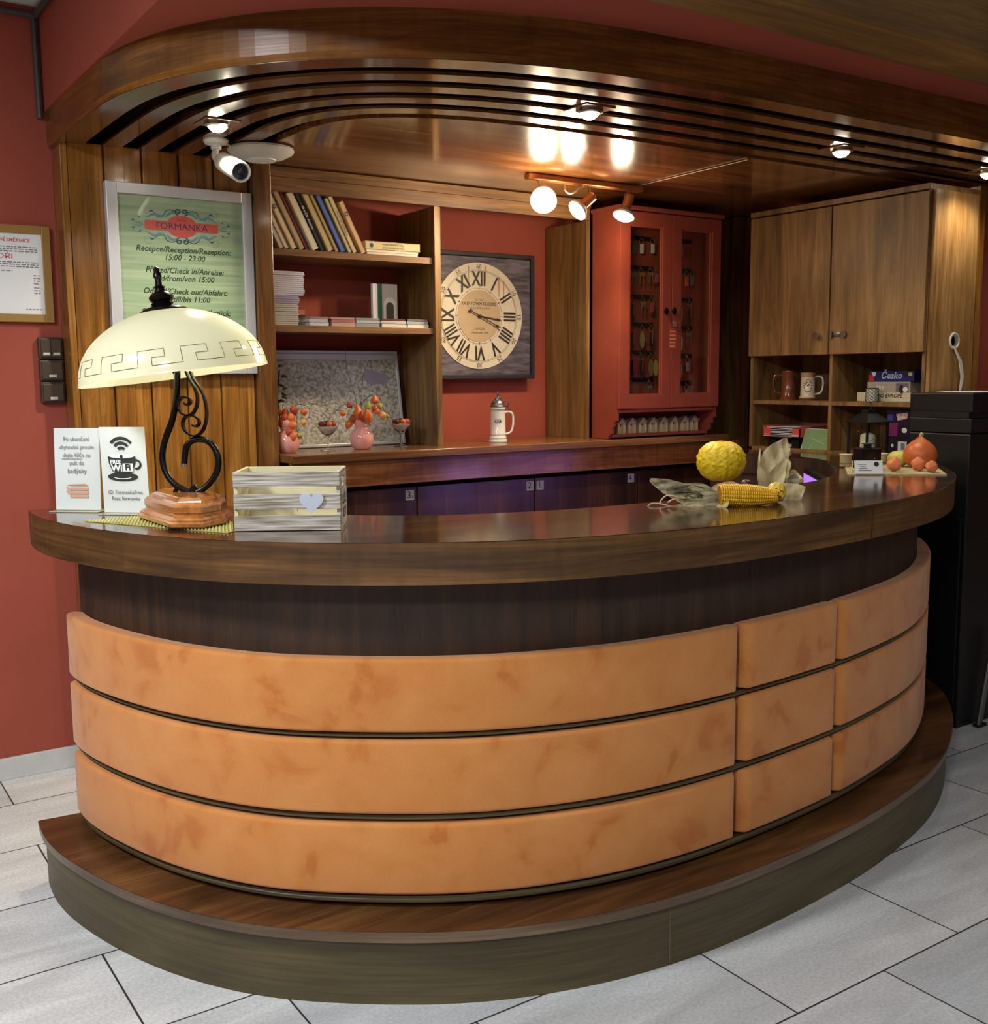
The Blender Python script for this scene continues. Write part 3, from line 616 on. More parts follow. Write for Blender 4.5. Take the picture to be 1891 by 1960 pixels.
for k, s_ in enumerate(['XII', 'I', 'II', 'III', 'IIII', 'V', 'VI', 'VII', 'VIII', 'IX', 'X', 'XI']):
    a = PI/2-2*PI*k/12; dv = Vector((math.cos(a), 0, math.sin(a))); tv = Vector((math.sin(a), 0, -math.cos(a)))
    text(s_, .098, t, Vector((cc.x, yk-.003, cc.z))+dv*.18, tv, dv, ik, bold=.0022, sx=.7, name='numeral')
for k in (0, 2, 3, 4, 5, 6, 7, 8, 10, 11):
    a = PI/2-2*PI*k/12; dv = Vector((math.cos(a), 0, math.sin(a))); tv = Vector((math.sin(a), 0, -math.cos(a)))
    text(str(5*k if k else 60), .032, t, Vector((cc.x, yk-.003, cc.z))+dv*.242, tv, dv, mat('minute_ink', (96, 88, 80), .5), name='minute_number')
text('Est. 1863', .014, t, (cc.x, yk-.0035, cc.z+.079), X_, Z_, ik); text('OLD TOWN CLOCKS', .021, t, (cc.x, yk-.0035, cc.z+.06), X_, Z_, ik, bold=.0004); text('Interiors & Decorations', .013, t, (cc.x, yk-.0035, cc.z+.04), X_, Z_, ik, shear=.3)
text('LONDON', .014, t, (cc.x, yk-.0035, cc.z-.063), X_, Z_, ik); text('STANDARD TIME', .014, t, (cc.x, yk-.0035, cc.z-.083), X_, Z_, ik)
rs = mat('rust_streak', (190, 130, 100), .6); mb = MB()
for a, b2, c_, d_ in ((.12, .2, .012, .10), (.15, .18, .008, .12), (.04, .25, .007, .08), (-.06, .245, .006, .09)):
    mb.prism([(cc.x+a-c_/2, cc.z+b2), (cc.x+a+c_/2, cc.z+b2-.004), (cc.x+a+c_*.2, cc.z+b2-d_), (cc.x+a-c_*.1, cc.z+b2-d_)], yk-.0018, yk-.0012, 'y')
obj('rust_streaks', mb, rs, t)
def hand(p1, p2, w1, nm, yy):
    a, b2 = at(*p1, y=yy), at(*p2, y=yy); c0 = Vector((cc.x, yy, cc.z)); mb = MB(); d = (b2-c0).normalized(); s_ = Vector((-d.z, 0, d.x))
    L_ = (b2-c0).length; q = [c0-s_*w1, c0+d*L_*.7-s_*w1, c0+d*L_*.78-s_*w1*2.6, c0+d*L_, c0+d*L_*.78+s_*w1*2.6, c0+d*L_*.7+s_*w1, c0+s_*w1]
    mb.prism([(v.x, v.z) for v in q], yy-.0015, yy, 'y')
    if p1 != (917, 605): mb.tube([c0, a], .0022, 6); disc(mb, a.x, a.z, .008, .008, yy, .002)
    obj(nm, mb, ik, t)
hand((901, 594), (960, 629), .0022, 'minute_hand', yk-.012); hand((917, 605), (961, 613.5), .0026, 'hour_hand', yk-.008)
obj('hub', MB().lathe([(.009, 0), (.008, .012), (.001, .014)], (0, 0, 0), 16, Matrix.Translation((cc.x, yk-.002, cc.z)) @ Matrix.Rotation(PI/2, 4, 'X')), ik, t)
# ================================================================ KEY CABINET
t = thing('key_cabinet', 'red-stained key cabinet with two glazed doors standing on the back worktop', 'cabinet', (3.02, -.1, 1.22), world=True)
kx0, kx1, ky, kz0, kz1 = 2.682, 3.372, -.315, 1.222, 2.335
for xa, xb in ((kx0, kx0+.016), (kx1-.016, kx1)):
    obj('side_panel', MB().prism([(-.123, kz1), (ky, kz1), (ky, 1.315), (ky+.018, 1.305), (ky+.02, 1.285), (ky+.034, 1.275), (ky+.036, 1.25), (ky+.06, 1.235), (ky+.065, kz0), (-.123, kz0)], xa, xb, 'x'), M['redwood'], t)
obj('cornice', MB().box((kx0-.012, ky-.03, kz1), (kx1+.012, -.121, kz1+.02), .004), M['redwood'], t)
obj('back_panel', bx((kx0+.016, -.135, kz0), (kx1-.016, -.123, kz1)), M['redwood'], t)
obj('lower_shelf', bx((kx0+.016, ky+.05, 1.228), (kx1-.016, -.135, 1.243), .001), M['redwood'], t)
obj('door_shelf', bx((kx0+.016, ky-.004, 1.352), (kx1-.016, -.135, 1.368), .003), M['redwood'], t)
kd = []
for a, b2, kn in ((kx0+.003, 3.026, 3.0), (3.029, kx1-.003, 3.053)):
    z0, z1 = 1.373, kz1-.006; gw = .062
    d = obj('door', frame4(MB(), a, b2, z0, z1, gw, ky-.018, ky-.001, .0015), M['redwood'], t)
    obj('glazing_bead', frame4(MB(), a+gw-.002, b2-gw+.002, z0+gw-.002, z1-gw+.002, .012, ky-.013, ky-.004, .002), M['redwood'], d)
    obj('glass_pane', bx((a+gw, ky-.009, z0+gw), (b2-gw, ky-.006, z1-gw)), M['glass'], d)
    kk = at(1273 if kn == 3.0 else 1288, 596, y=ky-.02)
    R = Matrix.Translation((kk.x, ky-.018, kk.z)) @ Matrix.Rotation(PI/2, 4, 'X') @ Matrix.Diagonal((.62, 1, 1, 1))
    obj('knob', MB().lathe([(.008, 0), (.008, .008), (.018, .012), (.016, .018), (.001, .021)], (0, 0, 0), 20, R), M['blackgloss'], d); kd.append((d, kk))
# padlock and red paper sticker
kk = kd[1][1]; pk = at(1291, 620, y=ky-.026)
t2 = thing('padlock', 'small brass-coloured padlock hanging from the right knob of the key cabinet', 'padlock', (pk.x, ky-.026, pk.z), world=True)
mb = MB(); mb.box((pk.x-.011, ky-.034, pk.z-.016), (pk.x+.011, ky-.022, pk.z+.002), .002); obj('lock_body', mb, M['chrome'], t2)
mb = MB(); mb.tube([(pk.x-.007, ky-.028, pk.z), (pk.x-.007, ky-.028, pk.z+.014), (pk.x, ky-.028, pk.z+.021), (pk.x+.007, ky-.028, pk.z+.014), (pk.x+.007, ky-.028, pk.z)], .0022, 8); obj('shackle', mb, M['chrome'], t2)
p0 = at(1281, 668, y=ky-.019); p1 = at(1294, 628, y=ky-.019)
t2 = thing('sticker', 'red and yellow sticker below the padlock on the key cabinet door', 'sticker', (p0.x, ky-.02, p0.z), world=True)
obj('paper', bx((p0.x, ky-.0195, p0.z), (p1.x+.003, ky-.0182, p1.z)), mat('orange_sticker', (170, 70, 50), .4), t2)
mb = MB()
for k in range(5): mb.box((p0.x+.003, ky-.0202, p0.z+.012+k*.018), (p1.x-random.uniform(0, .012), ky-.0194, p0.z+.018+k*.018))
obj('printing', mb, mat('yellow_print', (206, 160, 110), .4), t2)
# hook rails and keys
yr = -.16; rails = []
for i, py_ in enumerate((455, 512, 568, 622, 676, 728)):
    for (xa, xb, dy) in ((1202, 1253, 0), (1296, 1328, 6)):
        a, b2 = at(xa, py_+dy, y=yr), at(xb, py_+dy, y=yr)
        obj('hook_rail', bx((a.x, -.146, a.z-.008), (b2.x, -.136, a.z+.014)), M['blackgloss'], t)
SILV = mat('key_steel', (176, 172, 160), .3, metal=.8); BRASS = mat('key_brass', (176, 152, 84), .35, metal=.6)
TAGC = {'green': mat('tag_green', (66, 104, 84), .4), 'white': mat('tag_white', (206, 210, 196), .4), 'yellow': mat('tag_yellow', (186, 176, 110), .4), 'pink': mat('tag_pink', (180, 70, 96), .4), 'orange': mat('tag_orange', (224, 112, 42), .4), 'grey': mat('tag_grey', (150, 140, 128), .4), 'dark': mat('tag_dark', (52, 40, 36), .35, metal=.3), 'oval': mat('tag_oval', (170, 158, 110), .3, metal=.35)}
RN = ['top', 'second', 'third', 'fourth', 'fifth', 'lowest']
KEYS = [(0, 1212, 'green', 'left end'), (0, 1227, 'white', 'middle'), (0, 1248, 'white', 'right end'), (0, 1302, 'white', 'behind the right door'),
        (1, 1211, 'steel', 'left end'), (1, 1226, 'brass', 'middle'), (1, 1244, 'steel', 'right end'), (1, 1255, 'pink', 'right end'), (1, 1313, 'orange', 'behind the right door'), (1, 1324, 'grey', 'behind the right door'),
        (2, 1210, 'dark', 'left end'), (2, 1229, 'steel', 'middle'), (2, 1246, 'pink', 'right end'), (2, 1301, 'oval', 'behind the right door'), (2, 1319, 'dark', 'behind the right door'),
        (3, 1209, 'dark', 'left end'), (3, 1228, 'oval', 'middle'), (3, 1245, 'dark', 'right end'), (3, 1301, 'yellow', 'behind the right door'), (3, 1317, 'steel', 'behind the right door'),
        (4, 1209, 'dark', 'left end'), (4, 1226, 'dark', 'middle'), (4, 1245, 'oval', 'right end'), (4, 1254, 'yellow', 'right end'), (4, 1300, 'oval', 'behind the right door'), (4, 1315, 'grey', 'behind the right door'),
        (5, 1208, 'steel', 'left end'), (5, 1242, 'steel', 'right end'), (5, 1300, 'steel', 'behind the right door'), (5, 1313, 'grey', 'behind the right door')]
for r_, kx, kc, pos in KEYS:
    py_ = (455, 512, 568, 622, 676, 728)[r_]+(6 if kx > 1290 else 0)
    p = at(kx, py_+3, y=-.158)
    word = {'green': 'key with a green plastic tag', 'white': 'key with a white paper tag', 'steel': 'bare silver key pair', 'brass': 'brass-coloured key bunch', 'pink': 'key with a pink tag', 'orange': 'key with a bright orange tag', 'grey': 'key with a grey tag', 'dark': 'key with a long dark fob', 'oval': 'key with a long oval metal fob', 'yellow': 'key with a yellowish oval fob'}[kc]
    k_ = thing('key', '%s on the %s hook rail, %s' % (word, RN[r_], pos), 'key', p, group='keys hanging in the red key cabinet')
    mb = MB(); mb.tube([(0, .006, .014), (0, -.002, .006), (0, -.006, .002)], .0018, 6)
    n_ = 16; mb2 = MB(); mb2.tube([(.014*math.sin(2*PI*k/n_), -.004, -.012+.014*math.cos(2*PI*k/n_)) for k in range(n_+1)], .0014, 6, caps=False)
    obj('key_ring', mb2, SILV, k_); obj('hook', mb, SILV, k_)
    if kc in ('steel', 'brass'):
        for q, (dx, rt) in enumerate(((-.004, .06), (.005, -.14))):
            mb = MB(); R = Matrix.Rotation(rt, 3, 'Y')
            mb.box((-.007, -.0016, -.035), (.007, .0006, -.018), .0006); mb.box((-.003, -.0014, -.075), (.003, .0004, -.035)); mb.box((-.005, -.0014, -.07), (.001, .0004, -.066)); mb.box((-.005, -.0014, -.06), (.001, .0004, -.055))
            for v in mb.bm.verts: v.co = R @ v.co + Vector((dx, -.006-q*.003, 0))
            obj('blade', mb, SILV if kc == 'steel' else BRASS, k_)
    elif kc in ('oval', 'yellow', 'dark'):
        L_ = .085 if kc != 'dark' else .095; w_ = .016 if kc != 'dark' else .008
        obj('fob', MB().prism([(w_*math.sin(2*PI*q/20), -.026-L_/2+L_/2*math.cos(2*PI*q/20)) for q in range(20)], -.008, -.004, 'y'), TAGC[kc], k_)
        if kc == 'dark': obj('blade', bx((.004, -.0105, -.088), (.009, -.0085, -.022)), SILV, k_)
    else:
        obj('tag', bx((-.012, -.008, -.072), (.012, -.004, -.024), .002), TAGC[kc], k_)
        obj('blade', bx((.014, -.004, -.065), (.019, -.002, -.02)), SILV, k_)
# eight little wooden houses
RH = mat('house_card', (196, 178, 130), .6, noise=.1, nscale=30); RR = mat('house_roof', (150, 140, 118), .6)
NTH = ['leftmost', 'second from left', 'third from left', 'fourth from left', 'fifth from left', 'sixth from left', 'second from right', 'rightmost']
h0 = None
for i, px_ in enumerate((1190, 1210, 1230.5, 1250.5, 1271, 1291, 1311, 1329)):
    x = at(px_, 825, y=-.235).x
    if h0 is None:
        h0 = thing('toy_house', '', 'toy house', (x, -.235, 1.2435), group='little wooden houses under the key cabinet')
        obj('walls', MB().prism([(-.026, 0), (.026, 0), (.026, .052), (0, .074), (-.026, .052)], -.0, .09, 'y'), RH, h0)
        mb = MB()
        for s_ in (-1, 1): mb.prism([(s_*.0, .0745), (s_*.033, .049), (s_*.033, .0535), (0, .0795)], -.006, .094, 'y')
        obj('roof', mb, RR, h0)
        obj('doorway', bx((-.013, -.001, .004), (.011, .0005, .05)), mat('house_door', (170, 150, 102), .6), h0)
        obj('hole', MB().prism([(-.008+.004*math.cos(2*PI*k/12), .042+.005*math.sin(2*PI*k/12)) for k in range(12)], -.002, .0006, 'y'), M['ink'], h0)
        h = h0
    else: h = dup(h0, (x, -.235, 1.2435))
    h['label'] = 'little wooden birdhouse-like box under the key cabinet, %s of the eight' % NTH[i]
# ================================================================ BOOKS
def book(px_, yb, L_, th, lean, col, label, depth=.16, marks=None, top=None, group='books leaning on the top shelf', txt=None, zb=2.0735):
    p = at(px_, 493, y=-.085)
    b_ = thing('book', label, 'book', (p.x, -.085, zb+th*math.sin(lean)+.0003), group=group)
    R = Matrix.Rotation(-lean, 3, 'Y')
    cm = mat('book_cover', col, .55, noise=.08, nscale=14)
    mb = MB(); mb.box((-th, 0, 0), (0, .004, L_), .0012); mb.box((-th, 0, 0), (-th+.0025, depth, L_)); mb.box((-.0025, 0, 0), (0, depth, L_))
    pg = MB(); pg.box((-th+.003, .003, .003), (-.003, depth-.004, L_-.003))
    for q in (mb, pg):
        for v in q.bm.verts: v.co = R @ v.co
    obj('cover', mb, cm, b_); obj('pages', pg, M['cream'], b_)
    xd = R @ Vector((0, 0, 1)); yd = R @ Vector((-1, 0, 0))
    if txt: text(txt[0], txt[1], b_, R @ Vector((-th/2, -.0006, L_*txt[3] if len(txt) > 3 else L_*.45)), -xd if txt[2] > 0 else xd, -yd if txt[2] > 0 else yd, txt[4] if len(txt) > 4 else M['ink'], name='spine_title')
    if marks:
        mb = MB()
        for k in range(8): mb.box((-th/2-.005, -.001, L_*.72), (-th/2-.002, .0, L_*.72+.003), 0); 
        mb = MB()
        for k in range(6):
            a = k*PI/3; c_ = R @ Vector((-th/2+.006*math.cos(a), -.0008, L_*.76+.008*math.sin(a))); mb.box(c_-Vector((.0024, .0004, .003)), c_+Vector((.0024, .0004, .003)))
        obj('spine_emblem', mb, M['inkblue'], b_)
    return b_
LN = .465
BK = [(541, .125, .017, (196, 184, 168), 'thin greyish book at the left end of the leaning row', None, None),
      (551, .20, .017, (206, 190, 166), 'second book from the left, half hidden beige spine', None, None),
      (566, .245, .021, (214, 190, 150), 'tan book with a dark flower emblem at the left of the leaning row', 1, None),
      (581, .262, .021, (170, 148, 118), 'brown-grey book with a worn spine, fourth in the leaning row', None, None),
      (588, .262, .007, (140, 58, 44), 'thin dark red book squeezed between grey-brown and pale spines', None, None),
      (608, .255, .028, (210, 202, 172), 'wide pale grey-green book left of the black one', None, None),
      (619, .27, .015, (30, 28, 30), 'black book with white lettering in the middle of the leaning row', None, ('48 x ČR  Znojmy', .015, 1, .55, M['paper'])),
      (636, .300, .024, (190, 170, 122), 'tallest book of the row, olive tan spine', None, None),
      (646, .275, .013, (176, 150, 88), 'narrow ochre book right of the tallest book', None, None),
      (659, .275, .019, (78, 104, 178), 'bright blue book among the leaning books', None, None),
      (671, .245, .014, (190, 178, 132), 'pale book with a torn cover right of the blue one', None, None),
      (681, .295, .018, (204, 186, 144), 'beige book with printed title near the right of the row', None, ('PRO KAMARÁDKU', .013, 1)),
      (698, .235, .021, (206, 170, 132), 'pinkish tan book with flower emblem at the right end of the row', 1, None)]
for px_, L_, th, col, lb, mk, tx in BK: book(px_+2, 0, L_, th, LN, col, lb, marks=mk, txt=tx)
bx0, bx1 = at(700, 490, y=-.08).x, at(804, 490, y=-.08).x
for k, (z, h, dx, col, lb) in enumerate(((2.0735, .012, .006, (214, 206, 196), 'lower thin white booklet under the thick cream book'), (2.0865, .009, .004, (220, 212, 200), 'upper thin white booklet under the thick cream book'), (2.0965, .036, 0, (206, 192, 146), 'thick cream book lying flat on two white booklets'))):
    t = thing('book', lb, 'book', (bx0+dx, -.08, z), group='books lying flat on the top shelf')
    x1 = bx1-bx0-dx*2-(.006 if k < 2 else 0)
    mb = MB(); mb.box((0, 0, 0), (x1, .004, h), .001); mb.box((0, 0, 0), (x1, .17, .0025 if k == 2 else .001)); mb.box((0, 0, h-(.0025 if k == 2 else .001)), (x1, .17, h))
    obj('cover', mb, mat('flat_cover', col, .5), t); obj('pages', bx((.003, .003, .0012), (x1-.003, .165, h-.0012)), M['cream'], t)
    if k == 2:
        text('PRO KAMARÁDKU', .013, t, (x1*.5, -.0006, .025), (-1, 0, 0), (0, 0, -1), M['ink'], name='spine_title'); text('TRO KONDOR A HUP', .011, t, (x1*.5, -.0006, .011), (-1, 0, 0), (0, 0, -1), M['ink'], name='spine_title')
        mb = MB(); disc(mb, .03, .018, .009, .010, -.0002, .0006, 12); obj('spine_emblem', mb, M['inkblue'], t)
# middle shelf: paper stacks, magazines, standing book
ZM = 1.7585
xa = .972; ww = at(583, 590, y=-.06).x-xa
for k, (h, w_, col, lb) in enumerate(((.092, ww-.03, (176, 174, 166), 'bottom block of stacked grey leaflets on the middle shelf'), (.034, ww-.024, (156, 152, 178), 'lavender-tinted leaflet pack in the middle of the left paper stack'), (.10, ww, (190, 190, 200), 'plastic-wrapped white leaflet pack on top of the left paper stack'))):
    z = ZM+sum((.0925, .0345, .1)[:k])
    t = thing('leaflet_stack', lb, 'stack of leaflets', (xa, -.07, z), group='paper stack at the left of the middle shelf')
    n = max(3, int(h/.008)); mb = MB()
    for q in range(n): mb.box((random.uniform(0, .004), random.uniform(0, .004), q*h/n), (w_-random.uniform(0, .006), .2, (q+1)*h/n-.0006), .0008)
    obj('sheets', mb, mat('leaflets', col, .35 if k == 2 else .6), t)
MG = [(578, 610, [(170, 110, 90), (60, 52, 50), (200, 198, 196)]), (592, 628, [(150, 140, 134), (190, 190, 196), (206, 208, 212)]), (633, 678, [(190, 150, 142), (170, 120, 118), (196, 160, 156)]), (681, 726, [(150, 150, 156), (182, 184, 188), (150, 156, 160)]), (729, 778, [(120, 60, 60), (196, 196, 190), (216, 214, 206)]), (776, 818, [(120, 122, 126), (176, 176, 176), (222, 218, 206)])]
wd_ = ['dark brown-covered', 'pale grey', 'pinkish', 'bluish grey', 'cream', 'grey and white']; lv = ['bottom', 'middle', 'top']; pn = ['leftmost pile beside the paper stack', 'second pile from the left', 'third pile from the left', 'pile left of the green book', 'pile in front of the green book', 'rightmost pile']
for i, (a, b2, cols) in enumerate(MG):
    x0, x1 = at(a, 625, y=-.08).x, at(b2, 625, y=-.08).x
    yb = -.085 if i != 0 else .06
    for k in range(3):
        h = (.016, .013, .009)[k]+(.012 if i == 0 else 0)
        z = ZM+sum([(.0165, .0135, .0095)[q]+(.012 if i == 0 else 0) for q in range(k)])
        t = thing('magazine', '%s magazine bundle, %s of the %s' % (wd_[i], lv[k], pn[i]), 'magazine', (x0, yb, z), group='magazines piled on the middle shelf')
        n = 9; rows = []; bend = random.uniform(-.1, .1)*.05
        jig = random.uniform(-.004, .004) if i != 0 else 0
        mb = MB()
        for q in range(3):
            zz = [q*h/3, (q+1)*h/3-.0006]; rws = []
            for u_ in range(n):
                f = u_/(n-1); x = (x1-x0)*f+jig+q*.001; dz = .0
                rws.append([(x, q*.001, zz[0]+dz), (x, .13, zz[0]+dz), (x, .13, zz[1]+dz), (x, q*.001, zz[1]+dz)])
            mb.grid(rws, closed_v=True, caps=True)
        obj('pages', mb, mat('magazine_cover', cols[2-k], .35), t)
p = at(727, 612, y=-.0); q = at(775, 545, y=.0)
t = thing('guidebook', 'green and white guidebook with an arched doorway cover standing behind the magazines', 'book', (p.x, .062, ZM), group=None)
hh = at(727, 543, y=.06).z-ZM
obj('pages', bx((.0, 0, 0), (.024, .02, hh)), M['paper'], t); obj('spine', bx((.0245, -.002, 0), (.046, .02, hh), .001), mat('green_spine', (34, 92, 70), .4), t)
wq = .127
obj('cover', bx((.0462, 0, 0), (wq, .02, hh), .001), mat('pale_cover', (176, 180, 178), .4), t)
cxq = (.0462+wq)/2
arch = lambda w_, z1: [(cxq-w_, .02), (cxq+w_, .02)]+[(cxq+w_*math.cos(a), z1+w_*math.sin(a)) for a in [PI*k/10 for k in range(11)]]
obj('cover_arch', MB().prism(arch(.032, hh*.55), -.0008, -.0002, 'y'), mat('arch_white', (214, 216, 212), .4), t)
obj('cover_doorway', MB().prism(arch(.02, hh*.5), -.0014, -.0009, 'y'), mat('arch_dark', (70, 66, 60), .4), t)
obj('cover_band', bx((.05, -.0018, .012), (wq-.004, -.0009, .035)), mat('blue_band', (52, 84, 168), .4), t)
# map
t = thing('framed_map', 'silver-framed road map leaning at the back of the lower niche', 'map', (1.36, .1, 1.22), world=True)
RX = Matrix.Rotation(-.16, 4, 'X'); mx0, mx1 = -.375, .37; mh = .445
def lean(mb):
    for v in mb.bm.verts: v.co = (Matrix.Translation((1.355, .105, 1.2225)) @ RX) @ v.co
    return mb
obj('frame', lean(frame4(MB(), mx0, mx1, 0, mh, .014, 0, .02, .003).box((mx0+.01, -.004, mh-.045), (mx1-.01, .01, mh-.014), .004)), M['alu'], t)
ms = obj('map_sheet', lean(MB().box((mx0+.012, .005, .012), (mx1-.012, .015, mh-.012))), M['map'], t)
mb = MB(); pts = [(.17, .33), (.2, .36), (.235, .352), (.27, .34), (.3, .33), (.325, .315), (.30, .30), (.285, .285), (.25, .29), (.215, .28), (.19, .30)]
mb.prism(pts, .003, .0045, 'y'); obj('country_inset', lean(mb), mat('inset_tint', (150, 140, 160), .5), t)
mb = MB()
for k in range(26):
    a = random.uniform(0, 2*PI); r0, r1 = random.uniform(0, .05), random.uniform(.1, .34); c0 = Vector((-.14, .2)) if k % 2 else Vector((.15, .15)); P_ = []
    for j in range(7):
        f = r0+(r1-r0)*j/6; x = c0.x+f*math.cos(a)+random.uniform(-.01, .01); z = c0.y+f*math.sin(a)*.8+random.uniform(-.01, .01)
        if mx0+.02 < x < mx1-.02 and .02 < z < mh-.05: P_.append((x, .0045, z))
    if len(P_) > 2: mb.tube(P_, .0007, 4)
obj('map_roads', lean(mb), mat('map_road', (140, 128, 104), .5), t)
# ================================================================ NICHE ORNAMENTS
def atd(px, py, dep): return CAM+(CR*(px-PCX)/FPX-CU*(py-PCY)/FPX+CF)*dep
def depth(p): return (Vector(p)-CAM).dot(CF)
PHY = [mat('husk_orange_%d' % i, c, .55, noise=.15, nscale=60) for i, c in enumerate(((206, 106, 48), (166, 70, 40), (214, 150, 84)))]
PGR = mat('husk_green', (150, 150, 60), .5, noise=.1, nscale=40); STEM = mat('twig', (74, 66, 44), .7); DST = mat('dark_twig', (38, 34, 24), .7)
def lantern_bm(r, L_, mb=None, dirv=(0, 0, -1), c=(0, 0, 0)):
    mb = mb or MB(); pr = []
    for k in range(9):
        f = k/8; pr.append((max(.0006, r*math.sin(PI*min(f*1.0, 1))**.8*(1-.5*f)), -L_*f))
    q = Vector(dirv).to_track_quat('-Z', 'Y').to_matrix().to_4x4()
    mb.lathe(pr, c, 15, q, squash=lambda a, z: 1+.3*abs(math.cos(2.5*a+.8*math.sin(z*90)))); return mb
PINK = mat('pink_glaze', (222, 156, 148), .18, coat=.5)
def vase(x, y, label, items, stems, grp):
    t = thing('vase', label, 'vase', (x, y, 1.2215), group=grp)
    obj('pot', MB().lathe([(.001, .0), (.034, .0), (.046, .014), (.0535, .04), (.052, .062), (.04, .084), (.026, .092), (.024, .097), (.03, .108), (.036, .12), (.036, .132), (.033, .14), (.030, .14), (.032, .125), (.028, .1), (.001, .09)], seg=36), PINK, t)
    y0 = depth((x, y, 1.35)); b0 = Vector((x, y, 1.35)); OFF_ = Vector((x, y, 1.2215))
    for px_, py_, r, L_, m, dv, dd in items:
        p = atd(px_, py_, y0+dd)-OFF_
        mb = lantern_bm(r, L_, None, dv, p-Vector(dv).normalized()*L_/2); obj('husk_lantern' if m is not PGR else 'leaf', mb, m, t)
    for pts, r, m in stems:
        mb = MB(); mb.tube(crom([atd(a, b2, y0+.005)-OFF_ for a, b2 in pts], 5), r, 6); obj('stem', mb, m, t)
    return t
D = Vector
vase(1.385, -.10, 'pink double-bulb vase with orange lantern stems in the middle of the lower niche',
     [(669, 775, .016, .034, PHY[1], (-.3, 0, .4), 0), (655, 791, .015, .034, PHY[0], (-1, 0, .2), -.01), (676, 803, .02, .05, PHY[1], (-.6, 0, -1), -.02), (667, 813, .018, .045, PHY[0], (-.4, 0, -1), -.03), (717, 765, .018, .045, PHY[0], (0, 0, 1), 0), (727, 777, .014, .034, PGR, (.5, 0, .5), 0), (704, 777, .016, .045, PGR, (.2, 0, 1), -.03), (718, 782, .017, .04, PHY[1], (.4, 0, .8), -.02), (685, 789, .022, .075, PHY[0], (-.1, 0, 1), -.04), (693, 797, .018, .05, PHY[1], (0, 0, -1), -.05), (704, 798, .022, .07, PHY[0], (.15, 0, -1), -.045), (722, 788, .015, .034, PHY[0], (1, 0, -.2), -.02), (733, 796, .017, .04, PHY[2], (.3, 0, -1), -.02), (741, 797, .008, .024, PGR, (.6, 0, -1), 0)],
     [([(687, 806), (683, 772), (672, 735), (663, 700), (660, 664)], .0012, STEM), ([(690, 806), (692, 770), (696, 715), (707, 690)], .001, STEM), ([(693, 806), (690, 765), (686, 735)], .001, STEM), ([(685, 790), (680, 774), (655, 776), (636, 793), (622, 787)], .0011, DST), ([(688, 775), (708, 758), (724, 757), (735, 785), (741, 795)], .0012, DST), ([(678, 780), (668, 786), (662, 803)], .001, DST)], 'pink vases in the niche')
vase(1.032, -.10, 'pink double-bulb vase half hidden by the wooden post at the left of the niche',
     [(536, 789, .014, .034, PHY[0], (.2, 0, -1), 0), (547, 790, .018, .045, PHY[1], (0, 0, 1), 0), (563, 786, .019, .046, PHY[1], (.3, 0, -1), 0), (582, 789, .016, .034, PHY[0], (.2, 0, -1), 0), (581, 809, .015, .034, PHY[2], (0, 0, -1), 0), (546, 802, .02, .05, PHY[1], (0, 0, -1), -.02), (557, 802, .018, .05, PHY[0], (.2, 0, -1), -.02), (560, 815, .018, .045, PHY[0], (-.2, 0, -1), -.03), (553, 827, .016, .045, PHY[1], (-.3, 0, -1), -.035), (561, 836, .017, .05, PHY[0], (-.1, 0, -1), -.03), (574, 834, .013, .028, PGR, (.4, 0, -1), 0), (539, 810, .018, .05, PHY[1], (-.1, 0, -1), -.02)],
     [([(540, 830), (534, 790), (531, 750), (535, 708)], .0035, DST), ([(540, 785), (552, 782), (572, 774), (590, 780), (592, 797), (584, 804)], .0011, DST), ([(541, 784), (541, 776), (550, 780)], .001, DST), ([(568, 795), (568, 822), (573, 830)], .001, STEM)], 'pink vases in the niche')
vt = [o for o in bpy.data.objects if o.name.startswith('vase')][-1]
y0 = depth((1.032, -.10, 1.35)); 
for i, (a, b2) in enumerate(((536, 702), (545, 717), (543, 722), (538, 735), (545, 745), (544, 758), (531, 732), (540, 765), (533, 770), (543, 752))):
    p = atd(a, b2, y0)-Vector((1.032, -.10, 1.2215)); s_ = 1 if a > 535 else -1
    obj('dry_leaf', lantern_bm(.007, .03, None, (s_*.9, 0, -.4 if i % 2 else .3), p-Vector((s_*.012, 0, 0))), DST, vt)
PEB = mat('white_pebbles', (214, 208, 202), .6, noise=.1, nscale=90, bump=.5, bscale=160); BRN = mat('chestnut', (84, 44, 34), .35)
for x, y, lb in ((1.232, -.075, 'stemmed glass bowl with pebbles between the two pink vases'), (1.602, -.07, 'stemmed glass bowl with pebbles at the right end of the niche')):
    t = thing('glass_bowl', lb, 'glass', (x, y, 1.2215), group='stemmed glasses in the niche')
    obj('glass', MB().lathe([(.001, .0), (.034, .0), (.033, .003), (.01, .007), (.004, .014), (.0035, .05), (.006, .056), (.03, .078), (.047, .10), (.0525, .122), (.051, .122), (.045, .1), (.028, .08), (.001, .062)], seg=32), mat('crystal', (255, 255, 255), .04, trans=1, ior=1.3), t)
    obj('pebbles', MB().lathe([(.001, .064), (.026, .0795), (.043, .0985), (.044, .103), (.001, .105)], seg=24), PEB, t, ang=60)
    for k in range(7):
        a = k*2*PI/6+.4; r_ = .028 if k < 6 else 0
        obj('berry', MB().lathe([(.0125*math.sin(PI*j/8)+.0003, .0125*-math.cos(PI*j/8)) for j in range(9)], (r_*math.cos(a), r_*math.sin(a), .114+(.004 if k == 6 else 0)), 14), [BRN, PHY[0], PHY[1]][k % 3], t)
